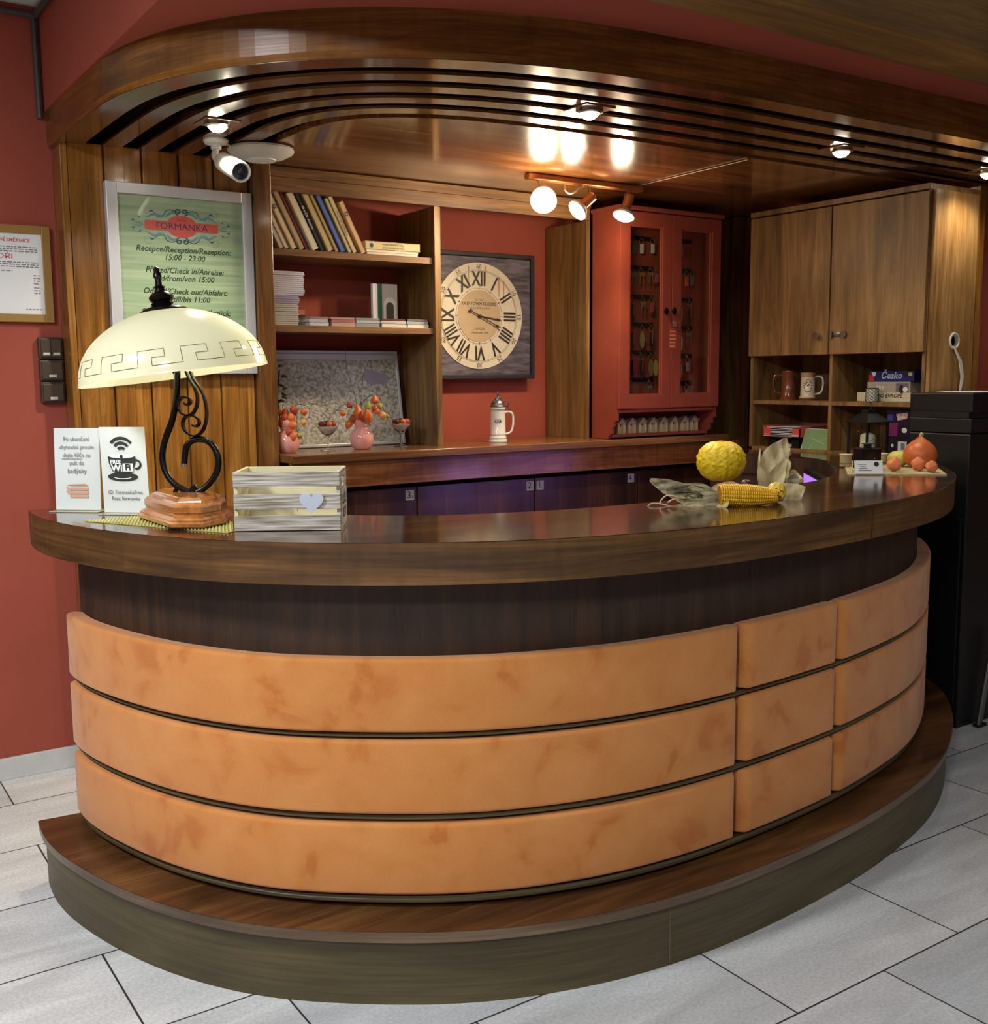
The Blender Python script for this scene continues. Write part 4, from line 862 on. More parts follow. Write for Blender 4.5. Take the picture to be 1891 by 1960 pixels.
# white stein
def stein(name, label, x, y, z, H, r, body, lid, handle, loc_ang, group=None):
    t = thing(name, label, 'mug', (x, y, z), loc_ang, group=group)
    obj('body', MB().lathe([(.001, 0), (r*1.22, 0), (r*1.22, H*.05), (r*1.1, H*.08), (r*1.14, H*.12), (r*1.0, H*.17), (r*.98, H*.6), (r*.95, H*.9), (r*1.0, H*.96), (r*.98, H), (r*.88, H), (r*.86, H*.3), (.001, H*.28)], seg=36), body, t)
    mb = MB(); mb.tube(crom([(r*.9, 0, H*.84), (r*1.5, 0, H*.86), (r*2.0, 0, H*.78), (r*2.05, 0, H*.5), (r*1.75, 0, H*.28), (r*1.0, 0, H*.22)], 5), r*.14, 8); obj('handle', mb, handle, t)
    if lid:
        obj('lid', MB().lathe([(r*1.0, H), (r*1.05, H*1.02), (r*.98, H*1.05), (r*.9, H*1.06), (r*.84, H*1.12), (r*.6, H*1.19), (r*.44, H*1.21), (r*.42, H*1.25), (r*.2, H*1.29), (r*.12, H*1.31), (r*.16, H*1.35), (r*.1, H*1.42), (.0004, H*1.45)], seg=28), lid, t)
        mb = MB(); mb.tube([(r*.95, 0, H*1.02), (r*1.4, 0, H*1.0), (r*1.45, 0, H*.88)], .003, 6); mb.tube([(r*1.4, 0, H*1.0), (r*1.35, 0, H*1.12), (r*1.5, 0, H*1.22)], [.002, .004, .002], 6); obj('thumb_lever', mb, lid, t)
    return t
WG = mat('white_glaze', (214, 212, 204), .15, coat=.4)
p = at(955, 841, z=1.2215)
sx_ = at(953, 800, y=-.07).x
t = stein('beer_stein', 'white lidded beer stein with pewter lid standing below the wall clock', sx_, -.07, 1.2215, .168, .037, WG, M['steel'], WG, -.35)
mb = MB(); [mb.lathe([(r_, z), (r_+.0006, z+.0006), (r_, z+.0012)], seg=36) for r_, z in ((.0366, .158), (.0367, .154), (.0372, .034), (.0412, .018))]; obj('black_rings', mb, M['ink'], t)
mb = MB(); av = math.atan2(CAM.y+.07, CAM.x-sx_)+.35
pts = [(.0375*math.cos(av+a), .0375*math.sin(av+a)) for a in (-.4, -.2, 0, .2, .4)]
mb.grid([[(x*1.005, y*1.005, .093), (x*1.005, y*1.005, .108)] for x, y in pts]); obj('badge', mb, M['ink'], t)
mb = MB(); mb.grid([[(x*1.012, y*1.012, .0955), (x*1.012, y*1.012, .1055)] for x, y in [(.0375*math.cos(av+a), .0375*math.sin(av+a)) for a in (-.35, -.15, .05, .3)]]); obj('badge_panel', mb, M['paper'], t)
dv = Vector((math.cos(av), math.sin(av), 0)); text('CORNIK', .009, t, dv*.0392+Vector((0, 0, .1005)), (-dv.y, dv.x, 0), Z_, M['ink'], bold=.0004)
# ================================================================ RIGHT CABINET CONTENTS
zs = 1.4035
BG = mat('brown_glaze', (112, 62, 36), .2, coat=.5, noise=.3, nscale=25)
p = at(1509, 740, x=3.62); t = stein('beer_stein', 'brown glazed beer mug on the upper open shelf, left of the white one', 3.62, p.y, zs, .15, .037, BG, None, BG, 2.2)
p = at(1546, 740, x=3.60); t = stein('beer_stein', 'white and brown beer mug with floral print next to the brown mug', 3.60, p.y, zs, .14, .036, mat('cream_glaze', (208, 196, 168), .2, coat=.4), None, WG, -.9)
obj('brown_foot', MB().lathe([(.0445, .0005), (.0445, .009), (.0415, .012), (.0408, .0005)], seg=36), BG, t); obj('brown_rim', MB().lathe([(.0358, .118), (.0362, .135), (.0368, .1405), (.0355, .118)], seg=36), mat('tan_glaze', (172, 138, 92), .2), t)
vw = Vector((CAM.x-3.6, CAM.y-p.y, 0)).normalized(); aw = math.atan2(vw.y, vw.x)+.9; mb = MB()
for k in range(16):
    a = 2*PI*k/16; th_ = aw+.55*math.cos(a); z = .075+.032*math.sin(a); mb.lathe([(.0003, -.003), (.0035, 0), (.0003, .003)], (.0357*math.cos(th_), .0357*math.sin(th_), z), 6)
for k in range(5): mb.lathe([(.0003, -.004), (.004, 0), (.0003, .004)], (.0357*math.cos(aw-.3+.15*k), .0357*math.sin(aw-.3+.15*k), .082+.01*math.sin(k*2)), 6)
obj('floral_wreath', mb, M['inkblue'], t)
def gbox(name, label, pxa, pxb, z0, z1, x, dep, col, rot=0):
    a, b2 = at(pxa, 740, x=x).y, at(pxb, 740, x=x).y
    t = thing(name, label, 'board game', (x, a, z0), world=True, group='boxed games on the upper open shelf')
    obj('box', MB().box((x, b2, z0), (x+dep, a, z1), .0015), mat('game_box', col, .35), t); return t, a, b2
YN = (0, -1, 0)
t, a, b2 = gbox('board_game', 'cream board game box at the bottom of the shelf pile', 1641, 1748, zs, zs+.043, 3.60, .25, (206, 196, 168))
text('KAM PO EVROPĚ', .026, t, (3.5995, (a+b2)/2, zs+.027), YN, Z_, M['ink'], bold=.0006, shear=.2, name='title'); 
t, a, b2 = gbox('board_game', 'grey board game box with a photo of a person, middle of the pile', 1660, 1742, zs+.0435, zs+.093, 3.60, .25, (168, 158, 146))
text('Hry', .03, t, (3.5995, a-(a-b2)*.3, zs+.068), YN, Z_, M['paper'], shear=.3, name='title')
obj('photo', bx((3.599, b2+.008, zs+.047), (3.5998, b2+.075, zs+.089)), mat('photo_grey', (112, 104, 110), .4), t); mb = MB(); disc(mb, -(b2+.045), zs+.06, .012, .02, 0, .0006, 14)
for v in mb.bm.verts: v.co = Vector((3.5985+v.co.y, -v.co.x, v.co.z))
obj('portrait', mb, M['ink'], t)
mb = MB(); disc(mb, -(b2+.024), zs+.058, .013, .012, 0, .0006, 16)
for v in mb.bm.verts: v.co = Vector((3.598+v.co.y, -v.co.x, v.co.z))
obj('round_label', mb, M['paper'], t)
t, a, b2 = gbox('board_game', 'dark blue board game box lettered in pale blue on top of the pile', 1663, 1749, zs+.0935, zs+.142, 3.60, .25, (28, 38, 92))
text('Česko', .044, t, (3.5992, (a+b2)/2, zs+.122), YN, Z_, mat('pale_blue_ink', (160, 186, 222), .4), bold=.001, shear=.25, name='title')
mb = MB(); mb.prism([(-(a-.001), zs+.096), (-(a-.03), zs+.096), (-(a-.022), zs+.12), (-(a-.001), zs+.135)], 0, .0006, 'y')
for v in mb.bm.verts: v.co = Vector((3.5992+v.co.y-.0006, -v.co.x, v.co.z))
obj('red_flag', mb, mat('flag_red', (178, 52, 44), .4), t)
mb = MB(); mb.prism([(-(a-.012), zs+.139), (-(a-.038), zs+.139), (-(a-.034), zs+.12), (-(a-.024), zs+.118)], 0, .0006, 'y')
for v in mb.bm.verts: v.co = Vector((3.5992+v.co.y-.0006, -v.co.x, v.co.z))
obj('white_flag', mb, M['paper'], t)
mb = MB(); disc(mb, -(b2+.02), zs+.128, .011, .009, 0, .0006, 16)
for v in mb.bm.verts: v.co = Vector((3.599+v.co.y, -v.co.x, v.co.z))
obj('age_badge', mb, mat('lime_badge', (206, 206, 110), .4), t)
tag(obj('white_card', bx((3.56, at(1771, 740, x=3.56).y, zs), (3.566, at(1764, 740, x=3.56).y, zs+.085)), M['paper']), 'white card standing at the right end of the upper open shelf', 'card')
p = at(1669, 757, x=3.545)
t = thing('candle_holder', 'small black and white patterned candle glass in front of the game boxes', 'candle holder', (3.545, p.y, zs))
obj('glass', MB().lathe([(.001, 0), (.028, 0), (.0285, .064), (.0265, .064), (.026, .004), (.001, .003)], seg=30), mat('white_glass', (216, 212, 204), .3), t)
mb = MB()
for i in range(10):
    for j in range(4):
        a = 2*PI*i/10; z = .010+.0148*j
        for s_ in (-1, 1): mb.tube([(.0291*math.cos(a+s_*q*.314), .0291*math.sin(a+s_*q*.314), z-.0074+.0148*(q+1)/2) for q in (-1, 0, 1)], .0011, 4)
        mb.lathe([(.0003, -.003), (.003, 0), (.0003, .003)], (.0288*math.cos(a), .0288*math.sin(a), z), 6)
mb.lathe([(.0287, 0), (.0297, .001), (.0287, .002)], seg=30); mb.lathe([(.0287, .061), (.0297, .063), (.0287, .065)], seg=30); obj('pattern', mb, M['ink'], t)
# lower shelf: trays, magazines, purple box
zl = 1.1625
ya, yb_ = at(1462, 850, x=3.53).y, at(1530, 850, x=3.53).y
t = thing('letter_tray', 'black letter tray at the bottom left of the open cabinet shelf', 'tray', (3.56, (ya+yb_)/2, zl), world=True, group='letter trays in the cabinet')
def tray(t, x0, x1, y0, y1, z0, h, m):
    mb = MB(); mb.box((x0, y0, z0), (x1, y1, z0+.004)); mb.box((x0, y0, z0), (x1, y0+.005, z0+h)); mb.box((x0, y1-.005, z0), (x1, y1, z0+h)); mb.box((x1-.005, y0, z0), (x1, y1, z0+h)); mb.box((x0, y0, z0), (x0+.004, y0+.05, z0+h*.8)); mb.box((x0, y1-.05, z0), (x0+.004, y1, z0+h*.8)); obj('tray_body', mb, m, t)
tray(t, 3.53, 3.84, yb_, ya-.03, zl, .05, M['black'])
t2 = thing('paper_sheets', 'white papers lying in the black letter tray', 'paper', (3.6, (ya+yb_)/2, zl+.005), world=True); 
mb = MB(); [mb.box((3.535, yb_+.008+.003*k, zl+.0055+.004*k), (3.8, ya-.05-.002*k, zl+.0075+.004*k)) for k in range(3)]; obj('sheets', mb, M['paper'], t2)
t = thing('letter_tray', 'red letter tray full of papers stacked on the black tray', 'tray', (3.56, (ya+yb_)/2, zl+.052), world=True, group='letter trays in the cabinet')
tray(t, 3.52, 3.84, yb_-.01, ya, zl+.052, .058, mat('red_tray', (206, 84, 76), .35))
t2 = thing('paper_sheets', 'crumpled white papers filling the red letter tray', 'paper', (3.6, (ya+yb_)/2, zl+.058), world=True)
mb = MB(); [mb.box((3.515+.004*k, yb_-.002+.004*k, zl+.0575+.0075*k), (3.8, ya-.008-.005*(k % 3), zl+.0595+.0075*k), 0, Matrix.Rotation(.02*(k % 3-1), 3, 'X')) for k in range(7)]; obj('sheets', mb, M['paper'], t2)
yg0, yg1 = at(1534, 850, x=3.53).y, at(1587, 850, x=3.53).y
for k in range(4):
    t = thing('brochure', ['green brochure in front of the leaning stack beside the red tray', 'white-edged brochure directly behind the front green one', 'third brochure of the leaning stack beside the red tray', 'rearmost brochure of the leaning stack beside the red tray'][k], 'brochure', (3.53+.012*k, yg0, zl), world=True, group='green brochures leaning in the cabinet')
    mb = MB().box((3.52, yg1+.003, zl), (3.524, yg0-.004, zl+.105))
    R = Matrix.Translation((3.52+.014*k, 0, zl)) @ Matrix.Rotation(.34, 4, 'Y') @ Matrix.Translation((-3.52, 0, -zl))
    for v in mb.bm.verts: v.co = R @ v.co+Vector((0, .004*k, 0))
    obj('cover', mb, mat('brochure_green' if not k else 'brochure_edge', (120, 150, 104) if not k else (190, 204, 176), .4), t)
    if not k:
        mb = MB(); mb.tube([(3.5185, yg0-.035+.03*math.cos(a), zl+.02+.03*math.sin(a)) for a in [PI*q/12-PI for q in range(13)]], .0012, 5); mb.tube([(3.5185, yg0-.06, zl+.02), (3.5185, yg1+.02, zl+.06)], .0008, 5); mb.tube([(3.5185, yg0-.05, zl+.06), (3.5185, yg1+.03, zl+.03)], .0008, 5)
        for v in mb.bm.verts: v.co = R @ v.co
        obj('cover_drawing', mb, M['paper'], t)
ta, tb = at(1697, 820, x=3.54).y, at(1739, 820, x=3.54).y
t = thing('product_box', 'dark purple cardboard box with barcode label on the lower cabinet shelf', 'box', (3.6, (ta+tb)/2, zl), world=True)
obj('carton', MB().box((3.54, tb-.02, zl), (3.74, ta, zl+.205), .001), mat('purple_carton', (34, 26, 48), .35), t)
def onx(poly, x, m, nm, t):
    mb = MB().prism(poly, 0, .0005, 'y')
    for v in mb.bm.verts: v.co = Vector((x-.0006+v.co.y, -v.co.x, v.co.z))
    return obj(nm, mb, m, t)
W_ = ta-tb; f = lambda u_, v_: (-(ta-W_*u_), zl+.2*v_)
onx([f(.02, .42), f(.5, .42), f(.52, .72), f(.02, .72)], 3.5395, mat('violet_print', (126, 44, 110), .35), 'violet_panel', t)
onx([f(.02, .78), f(.3, .78), f(.3, .92), f(.05, .92)], 3.5395, mat('blue_print', (70, 62, 150), .35), 'blue_panel', t)
onx([f(.5, .78), f(.92, .83), f(.95, .97), f(.42, .93)], 3.5395, mat('pink_photo', (196, 168, 166), .4, noise=.4, nscale=80), 'photo', t)
onx([f(.55, .08), f(.95, .08), f(.95, .3), f(.55, .3)], 3.5392, M['paper'], 'barcode_label', t)
mb = MB(); [mb.box((3.5378, ta-W_*(.7+.02*k)-.0005, zl+.022), (3.5384, ta-W_*(.7+.02*k)+.0005, zl+.054)) for k in range(9)]; obj('barcode', mb, M['ink'], t)
onx([(f(.82, .6)[0]+.014*math.cos(a), f(.82, .56)[1]+.012*math.sin(a)) for a in [2*PI*k/16 for k in range(16)]], 3.5392, M['paper'], 'round_badge', t)
onx([(f(.3, .2)[0]+.007*math.cos(a), f(.3, .2)[1]+.008*math.sin(a)) for a in [2*PI*k/12 for k in range(12)]], 3.5392, M['paper'], 'brand_mark', t)
# ================================================================ COPIER, STAND
t = thing('copier', 'black floor-standing copier at the right end of the counter', 'copier', (3.66, -1.62, 0), world=True)
cx0, cx1, cy0, cy1 = 3.372, 3.97, -1.775, -1.482
obj('body', MB().box((cx0, cy0, .03), (cx1, cy1, 1.28), .006), M['black'], t)
obj('scanner_lid', MB().box((cx0-.004, cy0-.006, 1.37), (cx1, cy1, 1.452), .006), M['black'], t)
obj('output_slot', MB().box((cx0-.002, cy0+.01, 1.345), (cx1-.01, cy1-.004, 1.372), .001), mat('slot_black', (8, 8, 8), .6), t)
obj('upper_body', MB().box((cx0, cy0, 1.283), (cx1, cy1, 1.344), .004), mat('black_panel', (22, 23, 25), .45), t)
obj('side_door', MB().box((cx0-.006, cy0+.02, .12), (cx0, cy1-.02, .92), .003), M['black'], t)
obj('toe_base', bx((cx0+.01, cy0+.01, 0), (cx1, cy1-.01, .03)), M['black'], t)
mb = MB()
for k, q in enumerate(((3.5, 3.74), (3.55, 3.8))): mb.box((q[0], -1.72+.01*k, 1.4525+.001*k), (q[1], -1.52+.01*k, 1.4533+.001*k))
tag(obj('loose_papers', mb, M['paper']), 'white papers lying on top of the black copier', 'paper')
p = at(1872, 1392, z=0); q = at(1891, 1290, y=p.y-.02)
t = thing('metal_stand', 'brushed metal stand leg at the right edge in front of the copier', 'stand', p)
up = Vector((.07, -.01, .42))
mb = MB(); mb.tube([(0, 0, .012), up], .011, 10); obj('leg', mb, M['steel'], t); mb = MB(); mb.tube([(.03, .01, .012), up+Vector((.03, .01, 0))], .009, 10); obj('leg', mb, M['steel'], t)
obj('foot', MB().box((-.012, -.012, 0), (.05, .02, .014), .003), M['black'], t)
# ================================================================ ON THE COUNTER
ZT = 1.1505
# --- lamp
lc = Vector((.175, -1.50, ZT+.0045))
t = thing('straw_mat', 'striped yellow-green mat under the table lamp', 'mat', (.2, -1.55, ZT), world=True)
mp_ = [at(160, 998, z=ZT), at(325, 984, z=ZT), at(446, 1000, z=ZT), at(446, 1018, z=ZT), at(436, 1021, z=ZT)]
def strips(poly, dirv, pitch, rad, mb, z):
    d = Vector(dirv).normalized(); n = Vector((-d.y, d.x, 0)); ts = [p.dot(n) for p in poly]; s = min(ts)+pitch
    while s < max(ts)-pitch*.3:
        hit = []
        for i in range(len(poly)):
            a, b2 = poly[i], poly[(i+1) % len(poly)]; ta_, tb_ = a.dot(n)-s, b2.dot(n)-s
            if ta_*tb_ < 0: hit.append(a.lerp(b2, ta_/(ta_-tb_)))
        if len(hit) >= 2:
            a, b2 = hit[0], hit[1]; mb.tube([(a.x, a.y, z), (b2.x, b2.y, z)], rad, 6)
        s += pitch
obj('backing', MB().prism([(p.x, p.y) for p in mp_], ZT, ZT+.0015), mat('mat_green', (150, 148, 84), .7), t)
mb = MB(); strips(mp_, (.35, 1, 0), .0088, .0021, mb, ZT+.0022); obj('reeds', mb, mat('mat_yellow', (198, 192, 116), .6), t)
t = thing('table_lamp', 'lit table lamp with cream glass dome shade and scrolled black iron stem', 'lamp', lc, world=True)
def octa(x0, x1, y0, y1, c): return [(x0+c, y0), (x1-c, y0), (x1, y0+c), (x1, y1-c), (x1-c, y1), (x0+c, y1), (x0, y1-c), (x0, y0+c)]
rows = []
for ins, z in ((.006, 0), (0, .004), (.0, .012), (.006, .016), (.006, .02), (.014, .026), (.022, .03), (.022, .034), (.018, .038), (.018, .052), (.026, .060), (.034, .064), (.036, .068), (.046, .072), (.05, .074)):
    k8 = 1-ins/.115; o8 = [(.135+(a-.135)*k8, -1.515+(b2+1.515)*(1-ins/.2)) for a, b2 in ((.105, -1.717), (.185, -1.665), (.238, -1.575), (.24, -1.37), (.18, -1.31), (.085, -1.325), (.03, -1.40), (.035, -1.67))]; rows.append([(a, b2, lc.z+z) for a, b2 in o8])
mb = MB().grid(rows, closed_v=True, caps=True); obj('wooden_base', mb, M['lampwood'], t)
ld = depth((.185, -1.50, 1.4)); CRP = lambda u_, v_: atd(260+u_/6.125, 700+v_/6.125, ld)
def scroll(L_, r, nm, flat=False):
    mb = MB(); pts = crom([CRP(*q) for q in L_], 6)
    if flat:
        pts3 = pts; n = len(pts3); rows = []
        for i, p in enumerate(pts3):
            tt = (pts3[min(i+1, n-1)]-pts3[max(i-1, 0)]).normalized(); sd = tt.cross(CF).normalized()
            rows.append([p+sd*r*.35-CF*r*1.6, p-sd*r*.35-CF*r*1.6, p-sd*r*.35+CF*r*1.6, p+sd*r*.35+CF*r*1.6])
        mb.grid(rows, closed_v=True, caps=True); mb.sm = True; return obj(nm, mb, M['blackgloss'], t, ang=50)
    mb.tube(pts, r, 12); return obj(nm, mb, M['blackgloss'], t)
scroll([(485, 60), (485, 130), (480, 300), (465, 460), (420, 660), (345, 860), (312, 1020), (322, 1170), (372, 1290), (455, 1390), (560, 1450), (660, 1490), (770, 1455), (875, 1365), (950, 1240), (968, 1100), (925, 970), (850, 890), (745, 862), (650, 885), (592, 955), (575, 1060), (568, 1155)], .0088, 'main_scroll')
scroll([(590, 70), (625, 150), (690, 260), (722, 380), (712, 480), (665, 560), (605, 585), (535, 555), (498, 480), (508, 400), (560, 372), (625, 385), (640, 430), (600, 462), (572, 440)], .007, 'upper_curl', True)
scroll([(640, 70), (680, 160), (755, 270), (810, 400), (832, 580), (795, 740), (715, 822), (640, 812), (572, 755), (552, 670), (580, 605), (655, 585), (725, 620), (745, 670), (710, 712), (665, 700)], .007, 'lower_curl', True)
mb = MB(); a = CRP(660, 1525); b2 = CRP(685, 1430); c_ = CRP(665, 1400); mb.tube([a, b2], [.0125, .0115], 12); mb.lathe([(.007, 0), (.0075, .004), (.004, .009), (.0005, .01)], b2, 14); obj('collar', mb, M['blackgloss'], t)
mb = MB(); mb.tube([CRP(480, 1440), CRP(440, 1520)], .006, 8); obj('strut', mb, M['blackgloss'], t)
mb = MB(); mb.tube([CRP(568, 1150), CRP(566, 1185)], .0092, 12); obj('tip', mb, M['chrome'], t)
sc0 = atd(335, 719, ld); TM = Matrix.Translation(sc0) @ Matrix.Rotation(math.radians(-7.6), 4, CF)
SR = .2505
def srz(z): f = z/.178; return SR*(1-abs(f)**2.0)**.53 if f < 1 else .0
prof = [(SR*1.005, 0), (SR*1.0, .008)]+[(srz(.178*k/22)*.995, .004+.178*k/22) for k in range(1, 22)]
prof = [p for p in prof if p[0] > .045]
rows = []
for r_, z in prof: rows.append([TM @ Vector((r_*math.cos(2*PI*k/64), r_*math.sin(2*PI*k/64), z)) for k in range(64)])
mb = MB().grid(rows, closed_v=True); mb.sm = True
m, nt, b = nmat('shade_glass'); L = nt.links.new
tl = N(nt, 'ShaderNodeBsdfTranslucent'); tl.inputs[0].default_value = lin((250, 248, 210)); b.inputs['Base Color'].default_value = lin((220, 220, 192)); b.inputs['Roughness'].default_value = .2
mx = N(nt, 'ShaderNodeMixShader'); mx.inputs[0].default_value = .22; L(b.outputs[0], mx.inputs[1]); L(tl.outputs[0], mx.inputs[2]); L(mx.outputs[0], nt.nodes['Material Output'].inputs[0])
obj('shade', mb, m, t, ang=80)
def sp(a, z): r_ = [p for p in prof]; 
def shade_pt(a, h):
    # interpolate the profile at height h
    for i in range(len(prof)-1):
        if prof[i][1] <= h <= prof[i+1][1]:
            f_ = (h-prof[i][1])/(prof[i+1][1]-prof[i][1]); r_ = prof[i][0]+(prof[i+1][0]-prof[i][0])*f_; return TM @ Vector(((r_+.0006)*math.cos(a), (r_+.0006)*math.sin(a), h))
    return TM @ Vector((SR*math.cos(a), SR*math.sin(a), h))
NP_ = 14; pa = 2*PI/NP_; pts = []
for k in range(NP_):
    s_ = k*pa
    for (u_, h) in ((0, .022), (.0, .062), (.62, .062), (.62, .042), (.32, .042), (.32, .022)): pts.append((s_+u_*pa, h))
pts.append((2*PI, .022)); fine = []
for i in range(len(pts)-1):
    (a0, h0_), (a1, h1) = pts[i], pts[i+1]
    for q in range(5): fine.append(shade_pt(a0+(a1-a0)*q/5, h0_+(h1-h0_)*q/5))
mb = MB(); mb.tube(fine, .0007, 4); obj('greek_key_line', mb, mat('shade_line', (60, 60, 40), .5), t)
fr_ = lambda L_: [(r_, z) for r_, z in L_]
mb = MB(); mb.lathe([(.062, .166), (.066, .172), (.062, .178), (.05, .184), (.036, .188), (.028, .192), (.03, .196), (.026, .2), (.032, .206), (.033, .214), (.026, .222), (.015, .228), (.012, .236), (.016, .24), (.010, .246), (.008, .262), (.0115, .268), (.010, .276), (.006, .284), (.0085, .289), (.0005, .296)], (0, 0, 0), 28, TM); obj('finial', mb, M['blackgloss'], t)
mb = MB(); mb.tube([TM @ Vector((0, 0, .16)), TM @ Vector((0, 0, .01)), CRP(485, 130)], .006, 8); mb.tube([TM @ (Vector((0, 0, .07))-CR*.08), TM @ (Vector((0, 0, .07))+CR*.08)], .006, 8); obj('socket_arm', mb, M['blackgloss'], t)
for s_ in (-1, 1):
    bp_ = TM @ Vector((CR.x*.15*s_, CR.y*.15*s_, .062))
    obj('bulb_socket', MB().lathe([(.001, -.02), (.012, -.02), (.012, .02), (.001, .02)], bp_-CR*.05*s_, 14, CR.to_track_quat('Z', 'Y').to_matrix().to_4x4()), M['cream'], t)
    point('lamp_bulb_light', bp_, 1.15, (1, .96, .80), .016)
# --- card stands
def stand(name, label, pa, pb, h, leanx, group):
    a, b2 = at(*pa, z=ZT), at(*pb, z=ZT); d = (b2-a); wd = d.length; ang = math.atan2(d.y, d.x)
    t = thing(name, label, 'sign', a, ang, group=group)
    R = Matrix.Rotation(-.10, 3, 'X'); Sh = lambda v: (R @ Vector(v))+Vector((leanx*v[2], 0, 0))
    def put(mb):
        for v in mb.bm.verts: v.co = Sh(v.co)
        return mb
    obj('acrylic_holder', put(MB().box((-.004, -.003, .002), (wd+.004, -.002, h+.004))), M['glass'], t)
    obj('acrylic_foot', MB().box((-.006, -.03, 0), (wd+.006, .05, .0025), .0008), mat('clear_edge', (220, 222, 200), .1, trans=.6), t)
    sh = obj('sheet', put(MB().box((0, -.001, .004), (wd, .0005, h))), M['paper'], t)
    U = Sh((1, 0, 0))-Sh((0, 0, 0)); V = Sh((0, 0, 1))-Sh((0, 0, 0))
    return t, wd, Sh, U, V, put
t, wd, Sh, U, V, put = stand('table_sign', 'white acrylic table sign asking guests to leave keys in the crate', (108, 978), (194, 979), .245, -.03, 'acrylic signs on the counter')
for k, (s_, un) in enumerate((('Po ukončení', 0), ('ubytování prosím', 0), ('dejte klíče na', 1), ('pult do', 0), ('bedýnky', 0))):
    text(s_, .0185 if k < 4 else .021, t, Sh((wd/2, -.0035, .212-.0235*k)), U, V, mat('grey_ink', (110, 112, 116), .6), sx=.86)
    if un: obj('underline', put(MB().box((wd*.16, -.0037, .2115-.0235*k-.011), (wd*.62, -.0033, .2115-.0235*k-.010))), M['ink'], t)
mb = MB()
for k in range(3): mb.box((wd*.34, -.004, .04+.011*k), (wd*.74, -.0034, .048+.011*k))
for k in range(2): mb.prism([(wd*.34, .046+.011*k), (wd*.26, .056+.011*k), (wd*.26, .064+.011*k), (wd*.34, .054+.011*k)], -.004, -.0034, 'y')
mb.prism([(wd*.26, .078), (wd*.34, .0755), (wd*.74, .0755), (wd*.68, .0815)], -.004, -.0034, 'y')
obj('crate_picture', put(mb), mat('crate_print', (196, 150, 122), .6), t)
t, wd, Sh, U, V, put = stand('table_sign', 'white acrylic table sign with free wifi cup logo and password', (201, 983), (288, 984), .25, -.075, 'acrylic signs on the counter')
mb = MB(); cxw = wd*.47
for r0_ in (.012, .026, .040):
    rows = []
    for q in range(17):
        a = math.radians(40+100*q/16); rows.append([(cxw+(r0_-.004)*math.cos(a), -.004, .178+(r0_-.004)*math.sin(a)), (cxw+(r0_+.0042)*math.cos(a), -.004, .178+(r0_+.0042)*math.sin(a))])
    mb.grid(rows)
cup = [(cxw-.042, .165), (cxw+.042, .165), (cxw+.04, .145), (cxw+.03, .122), (cxw+.018, .114), (cxw-.018, .114), (cxw-.03, .122), (cxw-.04, .145)]
mb.prism(cup, -.0044, -.0036, 'y'); mb.tube([(cxw+.04+.016*math.sin(a), -.004, .143+.013*math.cos(a)) for a in [PI*q/10 for q in range(11)]], .0028, 6)
disc(mb, cxw, .107, .046, .0125, -.0036, .0006, 28); obj('wifi_cup_logo', put(mb), M['ink'], t)
mb = MB(); disc(mb, cxw, .166, .038, .006, -.0046, .0004, 24); mb.tube([(cxw+.028*math.cos(a), -.0046, .107+.006*math.sin(a)) for a in [math.radians(200+140*q/10) for q in range(11)]], .0012, 5)
mb.box((cxw+.002, -.0052, .122), (cxw+.034, -.0046, .145), 0); obj('logo_white', put(mb), M['paper'], t)
mb = MB(); disc(mb, cxw, .165, .0045, .0055, -.0052, .0004, 14); obj('logo_dot', put(mb), M['ink'], t)
text('FREE', .0155, t, Sh((cxw-.019, -.0056, .149)), U, V, M['paper'], bold=.0006, name='free'); text('Wi', .027, t, Sh((cxw-.016, -.0056, .131)), U, V, M['paper'], bold=.0009, name='wi'); text('Fi', .025, t, Sh((cxw+.018, -.0058, .133)), U, V, M['ink'], bold=.0009, name='fi')
text('ID: FormankaFree', .0155, t, Sh((wd*.5, -.0042, .062)), U, V, mat('grey_ink2', (84, 86, 92), .6), sx=.93); text('Pass: formanka', .0155, t, Sh((wd*.5, -.0042, .044)), U, V, M['ink'], sx=.93)
# --- crate
a, b2 = at(449, 1017.5, z=ZT), at(656, 1013, z=ZT); wd = (b2-a).length; ang = math.atan2((b2-a).y, (b2-a).x)-math.radians(3.2); wd *= .985
t = thing('wooden_crate', 'whitewashed slatted wooden crate with a pale heart beside the lamp', 'crate', a, ang)
H_, Dp = .150, .178; mb_ = M['wash']; inn_ = mat('crate_inside', (214, 206, 168), .7, noise=.06, nscale=20)
for z0, z1 in ((.001, .039), (.055, .094), (.112, .150)):
    obj('slat', MB().box((0, 0, z0), (wd, .007, z1), .0008), mb_, t); obj('slat', MB().box((0, Dp-.007, z0), (wd, Dp, z1), .0008), inn_, t)
for x in (.0, wd-.009):
    mb = MB(); y0_, y1_ = .0075, Dp-.0075; hy0, hy1, hz0, hz1 = .055, .12, .108, .132
    for q in (((x, y0_, .0), (x+.009, y1_, hz0)), ((x, y0_, hz1), (x+.009, y1_, H_-.001)), ((x, y0_, hz0), (x+.009, hy0, hz1)), ((x, hy1, hz0), (x+.009, y1_, hz1))): mb.box(*q)
    obj('end_board', mb, mb_ if x > 0 else inn_, t)
obj('bottom', bx((.009, .007, .001), (wd-.009, Dp-.007, .006)), inn_, t)
hx_, hz_ = wd*.735, .080; hp = []
for k in range(40):
    a = 2*PI*k/40; hp.append((hx_+.0019*16*math.sin(a)**3, hz_-.012+.0019*(13*math.cos(a)-5*math.cos(2*a)-2*math.cos(3*a)-math.cos(4*a))+.006))
obj('heart', MB().prism(hp, -.006, -.0008, 'y'), mat('pale_blue_heart', (196, 204, 218), .6), t)
